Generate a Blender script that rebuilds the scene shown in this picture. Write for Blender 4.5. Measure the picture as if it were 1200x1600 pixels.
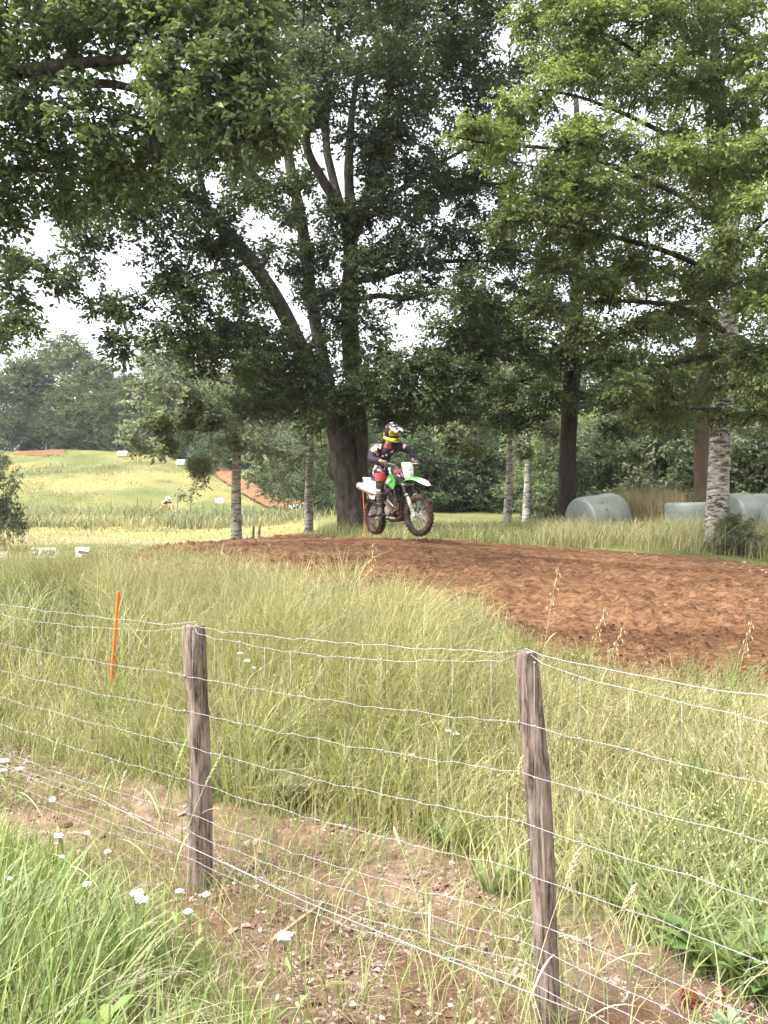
import bpy, math, random
import numpy as np
from mathutils import Vector, Matrix
random.seed(7); RNG = np.random.default_rng(7)
R = math.radians
SC = bpy.context.scene
for o in list(bpy.data.objects): bpy.data.objects.remove(o)

# ------------------------------------------------------------------ camera, sky, sun, exposure
FPX = 1232.0            # focal length in photo pixels (photo 1200 x 1600)
EYE = 1.6
cam = bpy.data.cameras.new('camera'); camo = bpy.data.objects.new('camera', cam); SC.collection.objects.link(camo)
camo.location = (0, 0, EYE); camo.rotation_euler = (R(90), 0, 0)
cam.sensor_fit = 'VERTICAL'; cam.angle = 2*math.atan(800/FPX); cam.clip_start = .05; cam.clip_end = 3000
SC.camera = camo
SUN_EL, SUN_AZ = R(56), R(-118)       # azimuth of the sun seen from above, clockwise from +Y : behind left
world = bpy.data.worlds.new('World'); SC.world = world; world.use_nodes = True
wt = world.node_tree; wt.nodes.clear()
sky = wt.nodes.new('ShaderNodeTexSky'); sky.sky_type = 'NISHITA'; sky.sun_disc = False
sky.sun_elevation = SUN_EL; sky.sun_rotation = SUN_AZ; sky.air_density = 1.0; sky.dust_density = 6.0; sky.ozone_density = 1.0
hs = wt.nodes.new('ShaderNodeHueSaturation'); hs.inputs['Saturation'].default_value = .18; hs.inputs['Value'].default_value = 1.0
bg = wt.nodes.new('ShaderNodeBackground'); bg.inputs['Strength'].default_value = .15
wo = wt.nodes.new('ShaderNodeOutputWorld')
wt.links.new(sky.outputs[0], hs.inputs['Color']); wt.links.new(hs.outputs[0], bg.inputs[0]); wt.links.new(bg.outputs[0], wo.inputs[0])
sl = bpy.data.lights.new('sun', 'SUN'); sl.energy = 1.3; sl.angle = R(11); sl.color = (1, .95, .86)
so = bpy.data.objects.new('sun', sl); SC.collection.objects.link(so)
sd = Vector((math.sin(SUN_AZ)*math.cos(SUN_EL), math.cos(SUN_AZ)*math.cos(SUN_EL), math.sin(SUN_EL)))
so.rotation_euler = sd.to_track_quat('Z', 'Y').to_euler()
vs = SC.view_settings; vs.view_transform = 'Standard'; vs.look = 'None'; vs.gamma = 1; vs.exposure = 2.1; vs.use_curve_mapping = False
SC.render.engine = 'CYCLES'
SC.cycles.max_bounces = 7; SC.cycles.diffuse_bounces = 4; SC.cycles.glossy_bounces = 2; SC.cycles.transmission_bounces = 4
SC.cycles.transparent_max_bounces = 4; SC.cycles.volume_bounces = 0
SC.cycles.use_denoising = True; SC.cycles.denoiser = 'OPENIMAGEDENOISE'; SC.cycles.denoising_input_passes = 'RGB_ALBEDO_NORMAL'; SC.cycles.denoising_prefilter = 'ACCURATE'; SC.cycles.sample_clamp_indirect = 4
SC.cycles.caustics_reflective = SC.cycles.caustics_refractive = False

# ------------------------------------------------------------------ helpers
COL = SC.collection
def W(px, py, d):
    """a point of the place from where it shows in the photo and its distance in metres"""
    return np.array([(px-600)/FPX*d, d, EYE-(py-800)/FPX*d])
def link(o, parent=None):
    COL.objects.link(o)
    if parent is not None: o.parent = parent
    return o
def tag(o, label=None, cat=None, group=None, kind=None):
    if label: o['label'] = label
    if cat: o['category'] = cat
    if group: o['group'] = group
    if kind: o['kind'] = kind
    return o
def empty(name, loc=(0, 0, 0), rot=(0, 0, 0), **k):
    o = bpy.data.objects.new(name, None); o.empty_display_size = .1; link(o)
    o.location = tuple(float(c) for c in loc); o.rotation_euler = rot
    return tag(o, **k)
def copy_tree(o, parent=None):
    c = o.copy(); COL.objects.link(c); c.parent = parent
    for ch in list(o.children): copy_tree(ch, c)
    return c
def mesh_np(name, V, T, mat, col=None, parent=None, smooth=False):
    """mesh object from numpy: V (n,3), T (m,3) triangles or (m,4) quads, col (n,3) own colour per vertex"""
    me = bpy.data.meshes.new(name); V = np.asarray(V, np.float32); T = np.asarray(T, np.int32)
    k = T.shape[1]; m = len(T)
    me.vertices.add(len(V)); me.vertices.foreach_set('co', V.ravel())
    me.loops.add(m*k); me.loops.foreach_set('vertex_index', T.ravel())
    me.polygons.add(m); me.polygons.foreach_set('loop_start', np.arange(0, m*k, k, dtype=np.int32))
    me.polygons.foreach_set('loop_total', np.full(m, k, np.int32))
    me.polygons.foreach_set('use_smooth', np.full(m, smooth))
    if col is not None:
        a = me.color_attributes.new('Col', 'FLOAT_COLOR', 'POINT')
        c4 = np.ones((len(V), 4), np.float32); c4[:, :3] = col; a.data.foreach_set('color', c4.ravel())
    me.update(); me.validate()
    me.materials.append(mat)
    return link(bpy.data.objects.new(name, me), parent)

class MB:
    """collects shapes, builds ONE mesh object"""
    def __init__(s): s.v = []; s.f = []
    def add(s, vs_, fs):
        n = len(s.v); s.v += [tuple(float(c) for c in v) for v in vs_]; s.f += [tuple(i+n for i in f) for f in fs]; return s
    def rings(s, rings, closed=True, caps=True):
        n = len(rings[0]); vs_ = [p for r in rings for p in r]; fs = []
        for i in range(len(rings)-1):
            for j in range(n if closed else n-1):
                a = i*n+j; b = i*n+(j+1) % n
                fs.append((a, b, b+n, a+n))
        if caps and closed:
            fs.append(tuple(range(n))[::-1]); fs.append(tuple((len(rings)-1)*n+j for j in range(n)))
        return s.add(vs_, fs)
    def tube(s, pts, rad, sides=8, caps=True, wob=0., ell=None):
        pts = [Vector(tuple(float(c) for c in p)) for p in pts]
        rad = list(rad) if hasattr(rad, '__len__') else [rad]*len(pts)
        up = None; rings = []
        for i, p in enumerate(pts):
            t = (pts[min(i+1, len(pts)-1)]-pts[max(i-1, 0)])
            t = t.normalized() if t.length > 1e-9 else Vector((0, 0, 1))
            if up is None:
                up = t.orthogonal().normalized() if ell is None else (Vector(ell[2])-t*Vector(ell[2]).dot(t)).normalized()
            up = (up-t*up.dot(t)); up = up.normalized() if up.length > 1e-6 else t.orthogonal().normalized()
            b = t.cross(up); r_ = []
            for j in range(sides):
                a = 2*math.pi*j/sides; rr = rad[i]*(1+(random.uniform(-wob, wob) if wob else 0))
                ca, sa = math.cos(a), math.sin(a)
                if ell is not None: ca *= ell[0]; sa *= ell[1]
                r_.append(p+(up*ca+b*sa)*rr)
            rings.append(r_)
        return s.rings(rings, True, caps)
    def box(s, c, size, rot=None, bev=0.):
        hx, hy, hz = [q/2 for q in size]; c = Vector(c); m = rot if rot is not None else Matrix.Identity(3)
        if bev <= 0:
            vs_ = [(x, y, z) for z in (-hz, hz) for x, y in ((-hx, -hy), (hx, -hy), (hx, hy), (-hx, hy))]
            return s.add([c+m@Vector(v) for v in vs_], [(3, 2, 1, 0), (4, 5, 6, 7), (0, 1, 5, 4), (1, 2, 6, 5), (2, 3, 7, 6), (3, 0, 4, 7)])
        b = bev; rings = []
        for z, i in ((-hz, b), (-hz+b, 0), (hz-b, 0), (hz, b)):
            X, Y = hx-i, hy-i
            o = [(-X+b, -Y), (X-b, -Y), (X, -Y+b), (X, Y-b), (X-b, Y), (-X+b, Y), (-X, Y-b), (-X, -Y+b)]
            rings.append([c+m@Vector((x, y, z)) for x, y in o])
        return s.rings(rings)
    def ball(s, c, r, n=10, m=7):
        r = r if hasattr(r, '__len__') else (r, r, r); c = Vector(tuple(float(q) for q in c)); rings = []
        for i in range(1, m):
            a = math.pi*i/m
            rings.append([c+Vector((r[0]*math.sin(a)*math.cos(2*math.pi*j/n), r[1]*math.sin(a)*math.sin(2*math.pi*j/n), -r[2]*math.cos(a))) for j in range(n)])
        return s.rings(rings)
    def lathe(s, c, axis, prof, n=20, caps=False, closed=False):
        """prof: (radius, offset along axis)"""
        c = Vector(c); ax = Vector(axis).normalized(); u = ax.orthogonal().normalized(); w = ax.cross(u)
        rings = [[c+ax*h+(u*math.cos(2*math.pi*j/n)+w*math.sin(2*math.pi*j/n))*r for j in range(n)] for r, h in prof]
        if closed: rings.append(rings[0])
        return s.rings(rings, True, caps and not closed)
    def build(s, name, mat, parent=None, smooth=True, off=None, sharp=40):
        me = bpy.data.meshes.new(name)
        v = s.v if off is None else [(a-off[0], b-off[1], c-off[2]) for a, b, c in s.v]
        me.from_pydata(v, [], s.f); me.update()
        me.materials.append(mat)
        if smooth:
            me.polygons.foreach_set('use_smooth', np.ones(len(me.polygons), bool))
            if sharp: me.set_sharp_from_angle(angle=R(sharp))
        return link(bpy.data.objects.new(name, me), parent)

# ------------------------------------------------------------------ materials
def nodes(name):
    m = bpy.data.materials.new(name); m.use_nodes = True; t = m.node_tree
    return m, t, t.nodes['Principled BSDF'], t.nodes['Material Output']
def N(t, typ, **k):
    n = t.nodes.new(typ)
    for a, b in k.items():
        if a in n.inputs: n.inputs[a].default_value = b
        else: setattr(n, a, b)
    return n
def L(t, a, b): t.links.new(a, b)
def ramp(t, src, stops):
    r = N(t, 'ShaderNodeValToRGB'); e = r.color_ramp.elements
    while len(e) < len(stops): e.new(.5)
    for q, (p, c) in zip(e, stops): q.position = p; q.color = (*c, 1)
    L(t, src, r.inputs[0]); return r.outputs[0]
def coords(t, scale=(1, 1, 1)):
    tc = N(t, 'ShaderNodeTexCoord'); mp = N(t, 'ShaderNodeMapping'); mp.inputs['Scale'].default_value = scale
    L(t, tc.outputs['Object'], mp.inputs[0]); return mp.outputs[0]
def noise(t, vec, scale, detail=5, rough=.6, dist=0):
    n = N(t, 'ShaderNodeTexNoise', Scale=scale, Detail=detail, Roughness=rough, Distortion=dist); L(t, vec, n.inputs['Vector']); return n.outputs[0]
def bump(t, p, h, strength=.5, dist=.02):
    b = N(t, 'ShaderNodeBump', Strength=strength, Distance=dist); L(t, h, b.inputs['Height']); L(t, b.outputs[0], p.inputs['Normal'])
def mat_noise(name, stops, scale=8, stretch=(1, 1, 1), rough=.8, metal=0., bmp=.4, bd=.01, spec=.3, detail=6, nd=0):
    m, t, p, o = nodes(name); v = coords(t, stretch); n = noise(t, v, scale, detail, .65, nd)
    L(t, ramp(t, n, stops), p.inputs['Base Color']); p.inputs['Roughness'].default_value = rough; p.inputs['Metallic'].default_value = metal
    p.inputs['Specular IOR Level'].default_value = spec
    if bmp: bump(t, p, n, bmp, bd)
    return m
def mat_leaf(name, trans=.4, rough=.5, spec=.35, gain=1., sat=1.):
    m, t, p, o = nodes(name); a = N(t, 'ShaderNodeAttribute', attribute_name='Col')
    h = N(t, 'ShaderNodeHueSaturation', Saturation=sat, Value=gain); L(t, a.outputs['Color'], h.inputs['Color'])
    L(t, h.outputs[0], p.inputs['Base Color']); p.inputs['Roughness'].default_value = rough; p.inputs['Specular IOR Level'].default_value = spec
    tr = N(t, 'ShaderNodeBsdfTranslucent'); h2 = N(t, 'ShaderNodeHueSaturation', Hue=.49, Saturation=1.1, Value=1.2*gain)
    L(t, a.outputs['Color'], h2.inputs['Color']); L(t, h2.outputs[0], tr.inputs['Color'])
    mx = N(t, 'ShaderNodeMixShader'); mx.inputs[0].default_value = trans
    L(t, p.outputs[0], mx.inputs[1]); L(t, tr.outputs[0], mx.inputs[2]); L(t, mx.outputs[0], o.inputs['Surface'])
    return m
LEAF = mat_leaf('leaf_oak', .42, .5, .35, 1.05, .85)
LEAF2 = mat_leaf('leaf_hornbeam', .46, .5, .35, 1.05, .88)
GRASS = mat_leaf('grass_blade', .38, .55, .3, 1.08, .95)
# ------------------------------------------------------------------ terrain height from control points
def _hash_noise(x, y, s, seed=0):
    """smooth value noise in numpy"""
    x = np.asarray(x)/s+seed*17.13; y = np.asarray(y)/s+seed*5.71
    xi = np.floor(x).astype(np.int64); yi = np.floor(y).astype(np.int64); fx = x-xi; fy = y-yi
    fx = fx*fx*(3-2*fx); fy = fy*fy*(3-2*fy)
    def h(a, b):
        n = (a*374761393+b*668265263+seed*974711) & 0xffffffff
        n = ((n ^ (n >> 13))*1274126177) & 0xffffffff
        return ((n ^ (n >> 16)) & 0xffff)/65535.
    return (h(xi, yi)*(1-fx)+h(xi+1, yi)*fx)*(1-fy)+(h(xi, yi+1)*(1-fx)+h(xi+1, yi+1)*fx)*fy
def fbm(x, y, s, oct=4, seed=0):
    r = 0; a = 1; tot = 0
    for i in range(oct):
        r = r+a*_hash_noise(x, y, s/2**i, seed+i); tot += a; a *= .5
    return r/tot-.5
_c = [(x, y, 0) for x in (-40, -12, -4, 0, 4, 12, 40) for y in (-30, -8, -2, 1.0)]
_c += [(-1.5, 2.2, 0), (0, 2.0, 0), (.52, 2.43, 0), (-.81, 3.4, -.02), (1.6, 2.2, 0), (-2.6, 5.0, 0), (-1.2, 4.6, .02), (.2, 3.6, 0), (1.4, 3.4, .0), (-6, 5, 0), (4, 3, 0)]
_c += [tuple(W(*p)) for p in [(1400, 1130, 5.6), (1200, 1100, 6), (1000, 1088, 6.1), (870, 1050, 6.4), (800, 1015, 6.9), (740, 985, 7.5), (600, 975, 8.2), (400, 948, 9), (230, 925, 10.2), (600, 1030, 7), (400, 1030, 7), (200, 1020, 7), (0, 1000, 7.5), (0, 930, 11), (-200, 1000, 8), (750, 1090, 6), (500, 1105, 6),
      (300, 862, 12.2), (200, 876, 12.0), (380, 851, 12.6), (480, 846, 13), (600, 844, 13.2), (700, 848, 13.5), (800, 853, 14), (900, 860, 14), (1050, 872, 13.6), (1200, 888, 13), (1500, 915, 13),
      (590, 845, 14.8), (480, 850, 17), (540, 846, 16.6), (640, 846, 15.2), (800, 852, 15.6), (548, 822, 19), (380, 850, 18), (300, 856, 20), (370, 850, 26), (483, 830, 30), (200, 868, 16), (70, 874, 18), (0, 878, 16), (-300, 880, 18),
      (650, 829, 19), (720, 831, 20), (793, 834, 26), (822, 822, 30), (885, 828, 20), (935, 850, 19), (1075, 848, 18), (1122, 850, 14.6), (1200, 850, 17), (1400, 860, 17), (1000, 850, 16),
      (100, 850, 28), (250, 848, 30), (0, 850, 28), (-300, 850, 28), (150, 825, 38), (300, 830, 38), (0, 825, 38), (430, 825, 38), (250, 800, 50), (100, 802, 50), (-50, 800, 50), (-300, 800, 50), (380, 805, 50),
      (270, 819, 57), (200, 819, 57), (330, 816, 57), (100, 806, 57), (230, 812, 60.5), (200, 765, 66), (0, 762, 65), (330, 775, 65), (150, 725, 85), (250, 728, 82), (0, 722, 85), (-300, 720, 85), (100, 702, 97), (0, 705, 97), (200, 706, 95), (260, 712, 92), (320, 734, 83), (360, 754, 76), (400, 774, 70), (455, 797, 62),
      (500, 800, 58), (560, 800, 45), (650, 800, 40), (750, 800, 40), (650, 795, 60), (900, 800, 40), (1100, 800, 40), (1400, 800, 40), (700, 780, 90), (1100, 770, 90), (480, 778, 90)]]
_c += [(-60, 120, 9.6), (0, 125, 8), (60, 120, 6), (-120, 110, 9.5), (-150, 300, 12), (0, 300, 12), (150, 300, 12), (-400, 600, 12), (400, 600, 12), (0, 600, 12), (100, 60, 3), (100, 10, 0), (-100, 20, 1), (-400, 0, 2), (400, 0, 2), (0, -60, 0), (0, -200, 0)]
_c = np.array(_c, float)
def _warp(x, y): return np.stack([np.arcsinh(np.asarray(x)/6.)*2.2, np.arcsinh(np.asarray(y)/6.)*3.2], -1)
_cw = _warp(_c[:, 0], _c[:, 1]); _D = np.linalg.norm(_cw[:, None]-_cw[None], axis=2)
_A = _D+np.eye(len(_c))*-.004; _P = np.c_[np.ones(len(_c))]
_M = np.block([[_A, _P], [_P.T, np.zeros((1, 1))]]); _w = np.linalg.solve(_M, np.r_[_c[:, 2], 0])
def hgt(x, y):
    x = np.asarray(x, float); y = np.asarray(y, float); sh = x.shape; q = _warp(x.ravel(), y.ravel()); out = np.empty(len(q))
    for i in range(0, len(q), 20000):
        d = np.linalg.norm(q[i:i+20000, None]-_cw[None], axis=2); out[i:i+20000] = d@_w[:-1]+_w[-1]
    return out.reshape(sh)
def h1(x, y): return float(hgt(np.array([x]), np.array([y]))[0])
def G(px, d):
    """ground point below a photo column at a distance"""
    x = (px-600)/FPX*d; return np.array([x, d, h1(x, d)])
def inpoly(x, y, poly):
    x = np.asarray(x); y = np.asarray(y); r = np.zeros(x.shape, bool); n = len(poly)
    for i in range(n):
        x0, y0 = poly[i]; x1, y1 = poly[(i+1) % n]
        if y0 == y1: continue
        c = ((y0 > y) != (y1 > y)) & (x < (x1-x0)*(y-y0)/(y1-y0)+x0); r ^= c
    return r
def polydist(x, y, poly):
    """distance to the polygon's outline"""
    x = np.asarray(x); y = np.asarray(y); best = np.full(x.shape, 1e9); n = len(poly)
    for i in range(n):
        ax, ay = poly[i]; bx, by = poly[(i+1) % n]; dx, dy = bx-ax, by-ay
        t = np.clip(((x-ax)*dx+(y-ay)*dy)/(dx*dx+dy*dy+1e-12), 0, 1)
        best = np.minimum(best, np.hypot(x-ax-t*dx, y-ay-t*dy))
    return best
def P2(px, d): return ((px-600)/FPX*d, d)
TRACK = [P2(1500, 5.2), P2(1200, 6.0), P2(1000, 6.1), P2(870, 6.4), P2(800, 6.9), P2(745, 7.5), P2(600, 8.3), P2(400, 9.1), P2(225, 10.1), P2(180, 12.4), (-5.6, 17), (-6.5, 22), (-2.5, 22.5), (-1.0, 17.2), P2(640, 15.2), P2(800, 15.0), P2(920, 14.6), P2(1050, 13.9), P2(1200, 13.2), P2(1500, 12.6)]
# rubble strip along the fence line
RUBBLE = [(-4.6, 6.3), (-2.9, 5.55), (-1.7, 4.75), (-.75, 4.2), (-.05, 3.95), (.35, 3.6), (.75, 3.0), (1.3, 2.75), (2.2, 2.1), (3.0, .8), (1.6, .4), (.7, 1.3), (.0, 2.05), (-.45, 2.75), (-1.05, 3.35), (-1.9, 3.95), (-3.2, 4.9)]

# ground sheet
def axis(lo, hi, n, k):
    t = np.linspace(np.arcsinh(lo/k), np.arcsinh(hi/k), n); return np.sinh(t)*k
gx = axis(-420, 420, 300, 2.4); gy = axis(-200, 640, 345, 2.4)
GX, GY = np.meshgrid(gx, gy); GZ = hgt(GX, GY)
dist = np.hypot(GX, GY)
GZ = GZ+fbm(GX, GY, .5, 3, 3)*.05*np.clip(1.5-dist/14, 0, 1)+fbm(GX, GY, 9, 3, 5)*np.clip((dist-24)/30, 0, 1)*.55
intr = inpoly(GX, GY, TRACK); td = polydist(GX, GY, TRACK)
GZ = np.where(intr, GZ-.12*np.clip(td/.4, 0, 1), GZ)
inr = inpoly(GX, GY, RUBBLE); rd = polydist(GX, GY, RUBBLE)*np.where(inr, 1, -1)
GZ = GZ+np.where(rd > -.15, fbm(GX, GY, .22, 4, 9)*.10, 0)
def lerp3(a, b, t): return np.asarray(a)*(1-t[..., None])+np.asarray(b)*t[..., None]
cl = lerp3((.085, .095, .04), (.15, .15, .06), np.clip(fbm(GX, GY, 1.3, 4, 1)*1.4+.5, 0, 1))       # under the grass
mead = lerp3((.225, .195, .085), (.105, .125, .05), np.clip(fbm(GX*.55+GY*.2, GY*.9-GX*.25, 4, 6, 2)*3.4+.5, 0, 1))
far = np.clip((GY-22)/6, 0, 1)*np.clip((4-GX-GY*.02)/4, 0, 1)
cl = cl*(1-far[..., None])+mead*far[..., None]
soil = lerp3((.12, .066, .046), (.235, .165, .13), np.clip(fbm(GX, GY, .3, 4, 4)*2+.5, 0, 1))
k = np.clip(rd/.45+.55+fbm(GX, GY, .4, 4, 6)*3.0, 0, 1)[..., None]; cl = cl*(1-k)+soil*k
# trodden bare ground in the low field at the left
bare = np.clip(1.25-np.hypot((GX+11.5)/7.5, (GY-31)/2.6)+fbm(GX, GY, 3, 4, 8)*2.4, 0, 1)*.8
cl = cl*(1-bare[..., None])+np.array((.27, .20, .125))*bare[..., None]
ny, nx = GX.shape; idx = np.arange(ny*nx).reshape(ny, nx)
Q = np.stack([idx[:-1, :-1], idx[:-1, 1:], idx[1:, 1:], idx[1:, :-1]], -1).reshape(-1, 4)
m, t, p, o = nodes('ground'); a = N(t, 'ShaderNodeAttribute', attribute_name='Col'); v = coords(t)
n1 = noise(t, v, 14, 8, .7); n2 = noise(t, v, .9, 6, .65)
mm = N(t, 'ShaderNodeMix', data_type='RGBA', blend_type='MULTIPLY'); mm.inputs[0].default_value = 1
L(t, a.outputs['Color'], mm.inputs[6]); L(t, ramp(t, n1, [(.25, (.45, .45, .42)), (.7, (1.35, 1.35, 1.3))]), mm.inputs[7])
m3 = N(t, 'ShaderNodeMix', data_type='RGBA', blend_type='MULTIPLY'); m3.inputs[0].default_value = 1
L(t, mm.outputs[2], m3.inputs[6]); L(t, ramp(t, n2, [(.3, (.8, .85, .8)), (.7, (1.15, 1.1, 1.05))]), m3.inputs[7])
L(t, m3.outputs[2], p.inputs['Base Color']); p.inputs['Roughness'].default_value = .95; p.inputs['Specular IOR Level'].default_value = .1; bump(t, p, n1, .9, .03)
tag(mesh_np('ground', np.stack([GX, GY, GZ], -1).reshape(-1, 3), Q, m, cl.reshape(-1, 3), smooth=True), kind='structure')

# dirt track : its own sheet, ploughed into ruts and clods
def dirt_material(name, c0, c1, c2):
    m, t, p, o = nodes(name); v = coords(t, (.55, 1.25, 1)); v.node.inputs['Rotation'].default_value = (0, 0, R(22))
    n1 = noise(t, v, 15, 12, .78); vr = coords(t, (.16, 1.7, 1)); vr.node.inputs['Rotation'].default_value = (0, 0, R(22)); n2 = noise(t, vr, 1.5, 6, .62); n3 = noise(t, v, 60, 4, .6)
    mm = N(t, 'ShaderNodeMix', data_type='RGBA', blend_type='MULTIPLY'); mm.inputs[0].default_value = 1
    L(t, ramp(t, n1, [(.36, c0), (.5, c1), (.66, c2)]), mm.inputs[6]); L(t, ramp(t, n2, [(.34, (.62, .57, .53)), (.66, (1.22, 1.2, 1.18))]), mm.inputs[7])
    L(t, mm.outputs[2], p.inputs['Base Color']); p.inputs['Roughness'].default_value = .95; p.inputs['Specular IOR Level'].default_value = .08
    ad = N(t, 'ShaderNodeMath', operation='ADD'); L(t, n1, ad.inputs[0]); L(t, n3, ad.inputs[1]); bump(t, p, ad.outputs[0], 1., .038)
    return m
DIRT = dirt_material('dirt', (.060, .032, .018), (.200, .109, .060), (.34, .205, .12))
def sheet(name, poly, step, mat, relief, off=.0, parent=None):
    xs = [q[0] for q in poly]; ys = [q[1] for q in poly]
    X, Y = np.meshgrid(np.arange(min(xs)-step, max(xs)+step, step), np.arange(min(ys)-step, max(ys)+step, step))
    ins = inpoly(X, Y, poly); d = polydist(X, Y, poly)*np.where(ins, 1, -1)
    Z = hgt(X, Y)+off+relief(X, Y, d)
    keep = d > -.3
    Z = np.where(d < 0.1, Z-np.clip(.1-d, 0, 1)*.5, Z)
    ny, nx = X.shape; idx = np.arange(ny*nx).reshape(ny, nx)
    kq = keep[:-1, :-1] & keep[:-1, 1:] & keep[1:, 1:] & keep[1:, :-1]
    Q = np.stack([idx[:-1, :-1], idx[:-1, 1:], idx[1:, 1:], idx[1:, :-1]], -1)[kq]
    used = np.unique(Q); re = np.zeros(ny*nx, int); re[used] = np.arange(len(used))
    V = np.stack([X, Y, Z], -1).reshape(-1, 3)[used]
    return mesh_np(name, V, re[Q], mat, smooth=True)
def track_relief(X, Y, d):
    # ruts run along the riding direction, over and down the jump to the lower right
    u = X*.92-Y*.38; v2 = X*.38+Y*.92
    rut = fbm(v2*1.0, u*.07, .8, 4, 21)*.24+fbm(v2, u*.10, .22, 3, 31)*.09
    clod = fbm(X, Y, .20, 4, 41)*.075+np.maximum(fbm(X, Y, .12, 3, 51)-.04, 0)*.34
    return (rut+clod)*np.clip(d/.6, 0.25, 1)*np.clip(1.25-np.exp(-((Y-13.4)/2.2)**2)*.95, .3, 1)
tag(sheet('dirt_track', TRACK, .052, DIRT, track_relief, .01), kind='structure')
FARTRK = [P2(322, 84), P2(331, 81), P2(360, 73), P2(395, 66.5), P2(430, 61), P2(465, 57), P2(560, 54), P2(560, 59), P2(470, 60.5), P2(446, 63.5), P2(402, 70), P2(364, 77), P2(334, 86)]
tag(sheet('dirt_track', FARTRK, .22, DIRT, lambda X, Y, d: fbm(X, Y, 1.5, 3, 3)*.15+.13*np.clip(Y-np.interp(X/Y*FPX+600, [322, 331, 360, 395, 430, 465, 560], [84, 81, 73, 66.5, 61, 57, 54]), 0, 6), .35), kind='structure')
HILLTRK = [P2(22, 92), P2(70, 90), P2(104, 92), P2(100, 96.5), P2(60, 95.5), P2(25, 96)]
tag(sheet('dirt_track', HILLTRK, .3, DIRT, lambda X, Y, d: fbm(X, Y, 1.5, 3, 3)*.25, .06), kind='structure')
# ------------------------------------------------------------------ bark
OAKBARK = mat_noise('bark_oak', [(.3, (.026, .023, .019)), (.55, (.072, .062, .051)), (.78, (.15, .135, .115))], 9, (1, 1, .28), .9, 0, 1., .05, .1)
DARKBARK = mat_noise('bark_dark', [(.3, (.018, .014, .012)), (.55, (.042, .033, .028)), (.8, (.085, .068, .058))], 8, (1, 1, .4), .9, 0, .8, .03, .1)
REDBARK = mat_noise('bark_brown', [(.3, (.085, .055, .045)), (.7, (.15, .105, .085))], 6, (1, 1, .3), .9, 0, .5, .02, .1)
GREYBARK = mat_noise('bark_grey', [(.3, (.06, .055, .045)), (.55, (.14, .13, .11)), (.75, (.23, .215, .19))], 6, (1, 1, .5), .9, 0, .7, .03, .1)
def birch(name, dark, light, sc, mos=.35):
    m, t, p, o = nodes(name); v = coords(t, (1, 1, 3.2)); v2 = coords(t)
    n1 = noise(t, v, sc, 6, .7, .4); n2 = noise(t, v2, 1.6, 4, .6)
    c1 = ramp(t, n1, [(.42, dark), (.51, (.26, .24, .215)), (.62, light)])
    mm = N(t, 'ShaderNodeMix', data_type='RGBA'); L(t, ramp(t, n2, [(.45, (0, 0, 0)), (.75, (mos, mos, mos))]), mm.inputs[0])
    L(t, c1, mm.inputs[6]); mm.inputs[7].default_value = (.16, .16, .085, 1)
    L(t, mm.outputs[2], p.inputs['Base Color']); p.inputs['Roughness'].default_value = .85; p.inputs['Specular IOR Level'].default_value = .15; bump(t, p, n1, .8, .03)
    return m
BIRCH = birch('bark_birch', (.05, .042, .038), (.43, .405, .38), 5.0)
POPLAR = birch('bark_poplar', (.07, .06, .05), (.34, .325, .30), 3.2, .2)

# ------------------------------------------------------------------ leaf and blade builders
def unit(v): return v/np.maximum(np.linalg.norm(v, axis=-1, keepdims=True), 1e-9)
def leaf_geo(P, A, Nn, Ln, Wd, fold=.18):
    S = unit(np.cross(A, Nn)); n = len(P); Lc = Ln[:, None]; Wc = Wd[:, None]
    V = np.empty((n, 4, 3)); V[:, 0] = P; V[:, 1] = P+A*Lc*.5+S*Wc*.5+Nn*Lc*fold; V[:, 2] = P+A*Lc-Nn*Lc*.08; V[:, 3] = P+A*Lc*.5-S*Wc*.5+Nn*Lc*fold
    b = np.arange(n)[:, None]*4; T = np.concatenate([b+[0, 1, 2], b+[0, 2, 3]], 0)
    return V.reshape(-1, 3), T
def sprays(P, D, m, Ln, flat, rng, asp=.55, spread=1., droop=.1):
    """m leaves along a short twig at each P running along D. flat: 1 = leaves lie level, 0 = any way up"""
    n = len(P); k = np.arange(m)/max(m-1, 1)
    tw = Ln*spread*(m*.28)
    base = P[:, None]+D[:, None]*(k[None, :, None]*tw)+rng.normal(0, Ln*.22, (n, m, 3))*np.array([1, 1, 1-.6*flat])
    base[..., 2] -= (k**2)[None]*tw*droop
    side = unit(np.cross(D, np.array([0, 0, 1.])+rng.normal(0, .35*(1-flat)+.02, (n, 3))))
    sg = np.where(np.arange(m) % 2 == 0, 1, -1)[None, :, None]
    A = D[:, None]*.65+side[:, None]*sg*.8+rng.normal(0, .35, (n, m, 3)); A[..., 2] -= droop+.1; A = unit(A)
    Nn = np.array([0, 0, 1.])*(flat+.25)+rng.normal(0, .75*(1-flat)+.22, (n, m, 3)); Nn = unit(Nn-A*(Nn*A).sum(-1, keepdims=True))
    ln = Ln*rng.uniform(.65, 1.25, (n, m))
    return base.reshape(-1, 3), A.reshape(-1, 3), Nn.reshape(-1, 3), ln.ravel(), ln.ravel()*asp
def blob_sprays(c, r, n, rng, fz=.8, clumps=9, cs=.36):
    """positions and outward directions of n sprays in an uneven clump of radius r"""
    cc = unit(rng.normal(0, 1, (clumps, 3)))*(rng.uniform(.25, 1, (clumps, 1))**.5)*r*.85*np.array([1, 1, fz])
    q = rng.integers(0, clumps, n)
    off = cc[q]+rng.normal(0, 1, (n, 3))*r*cs*np.array([1, 1, fz*.8])
    D = unit(off*np.array([1, 1, .7])+rng.normal(0, .5, (n, 3))*r)
    return np.asarray(c)+off, D, q
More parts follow.
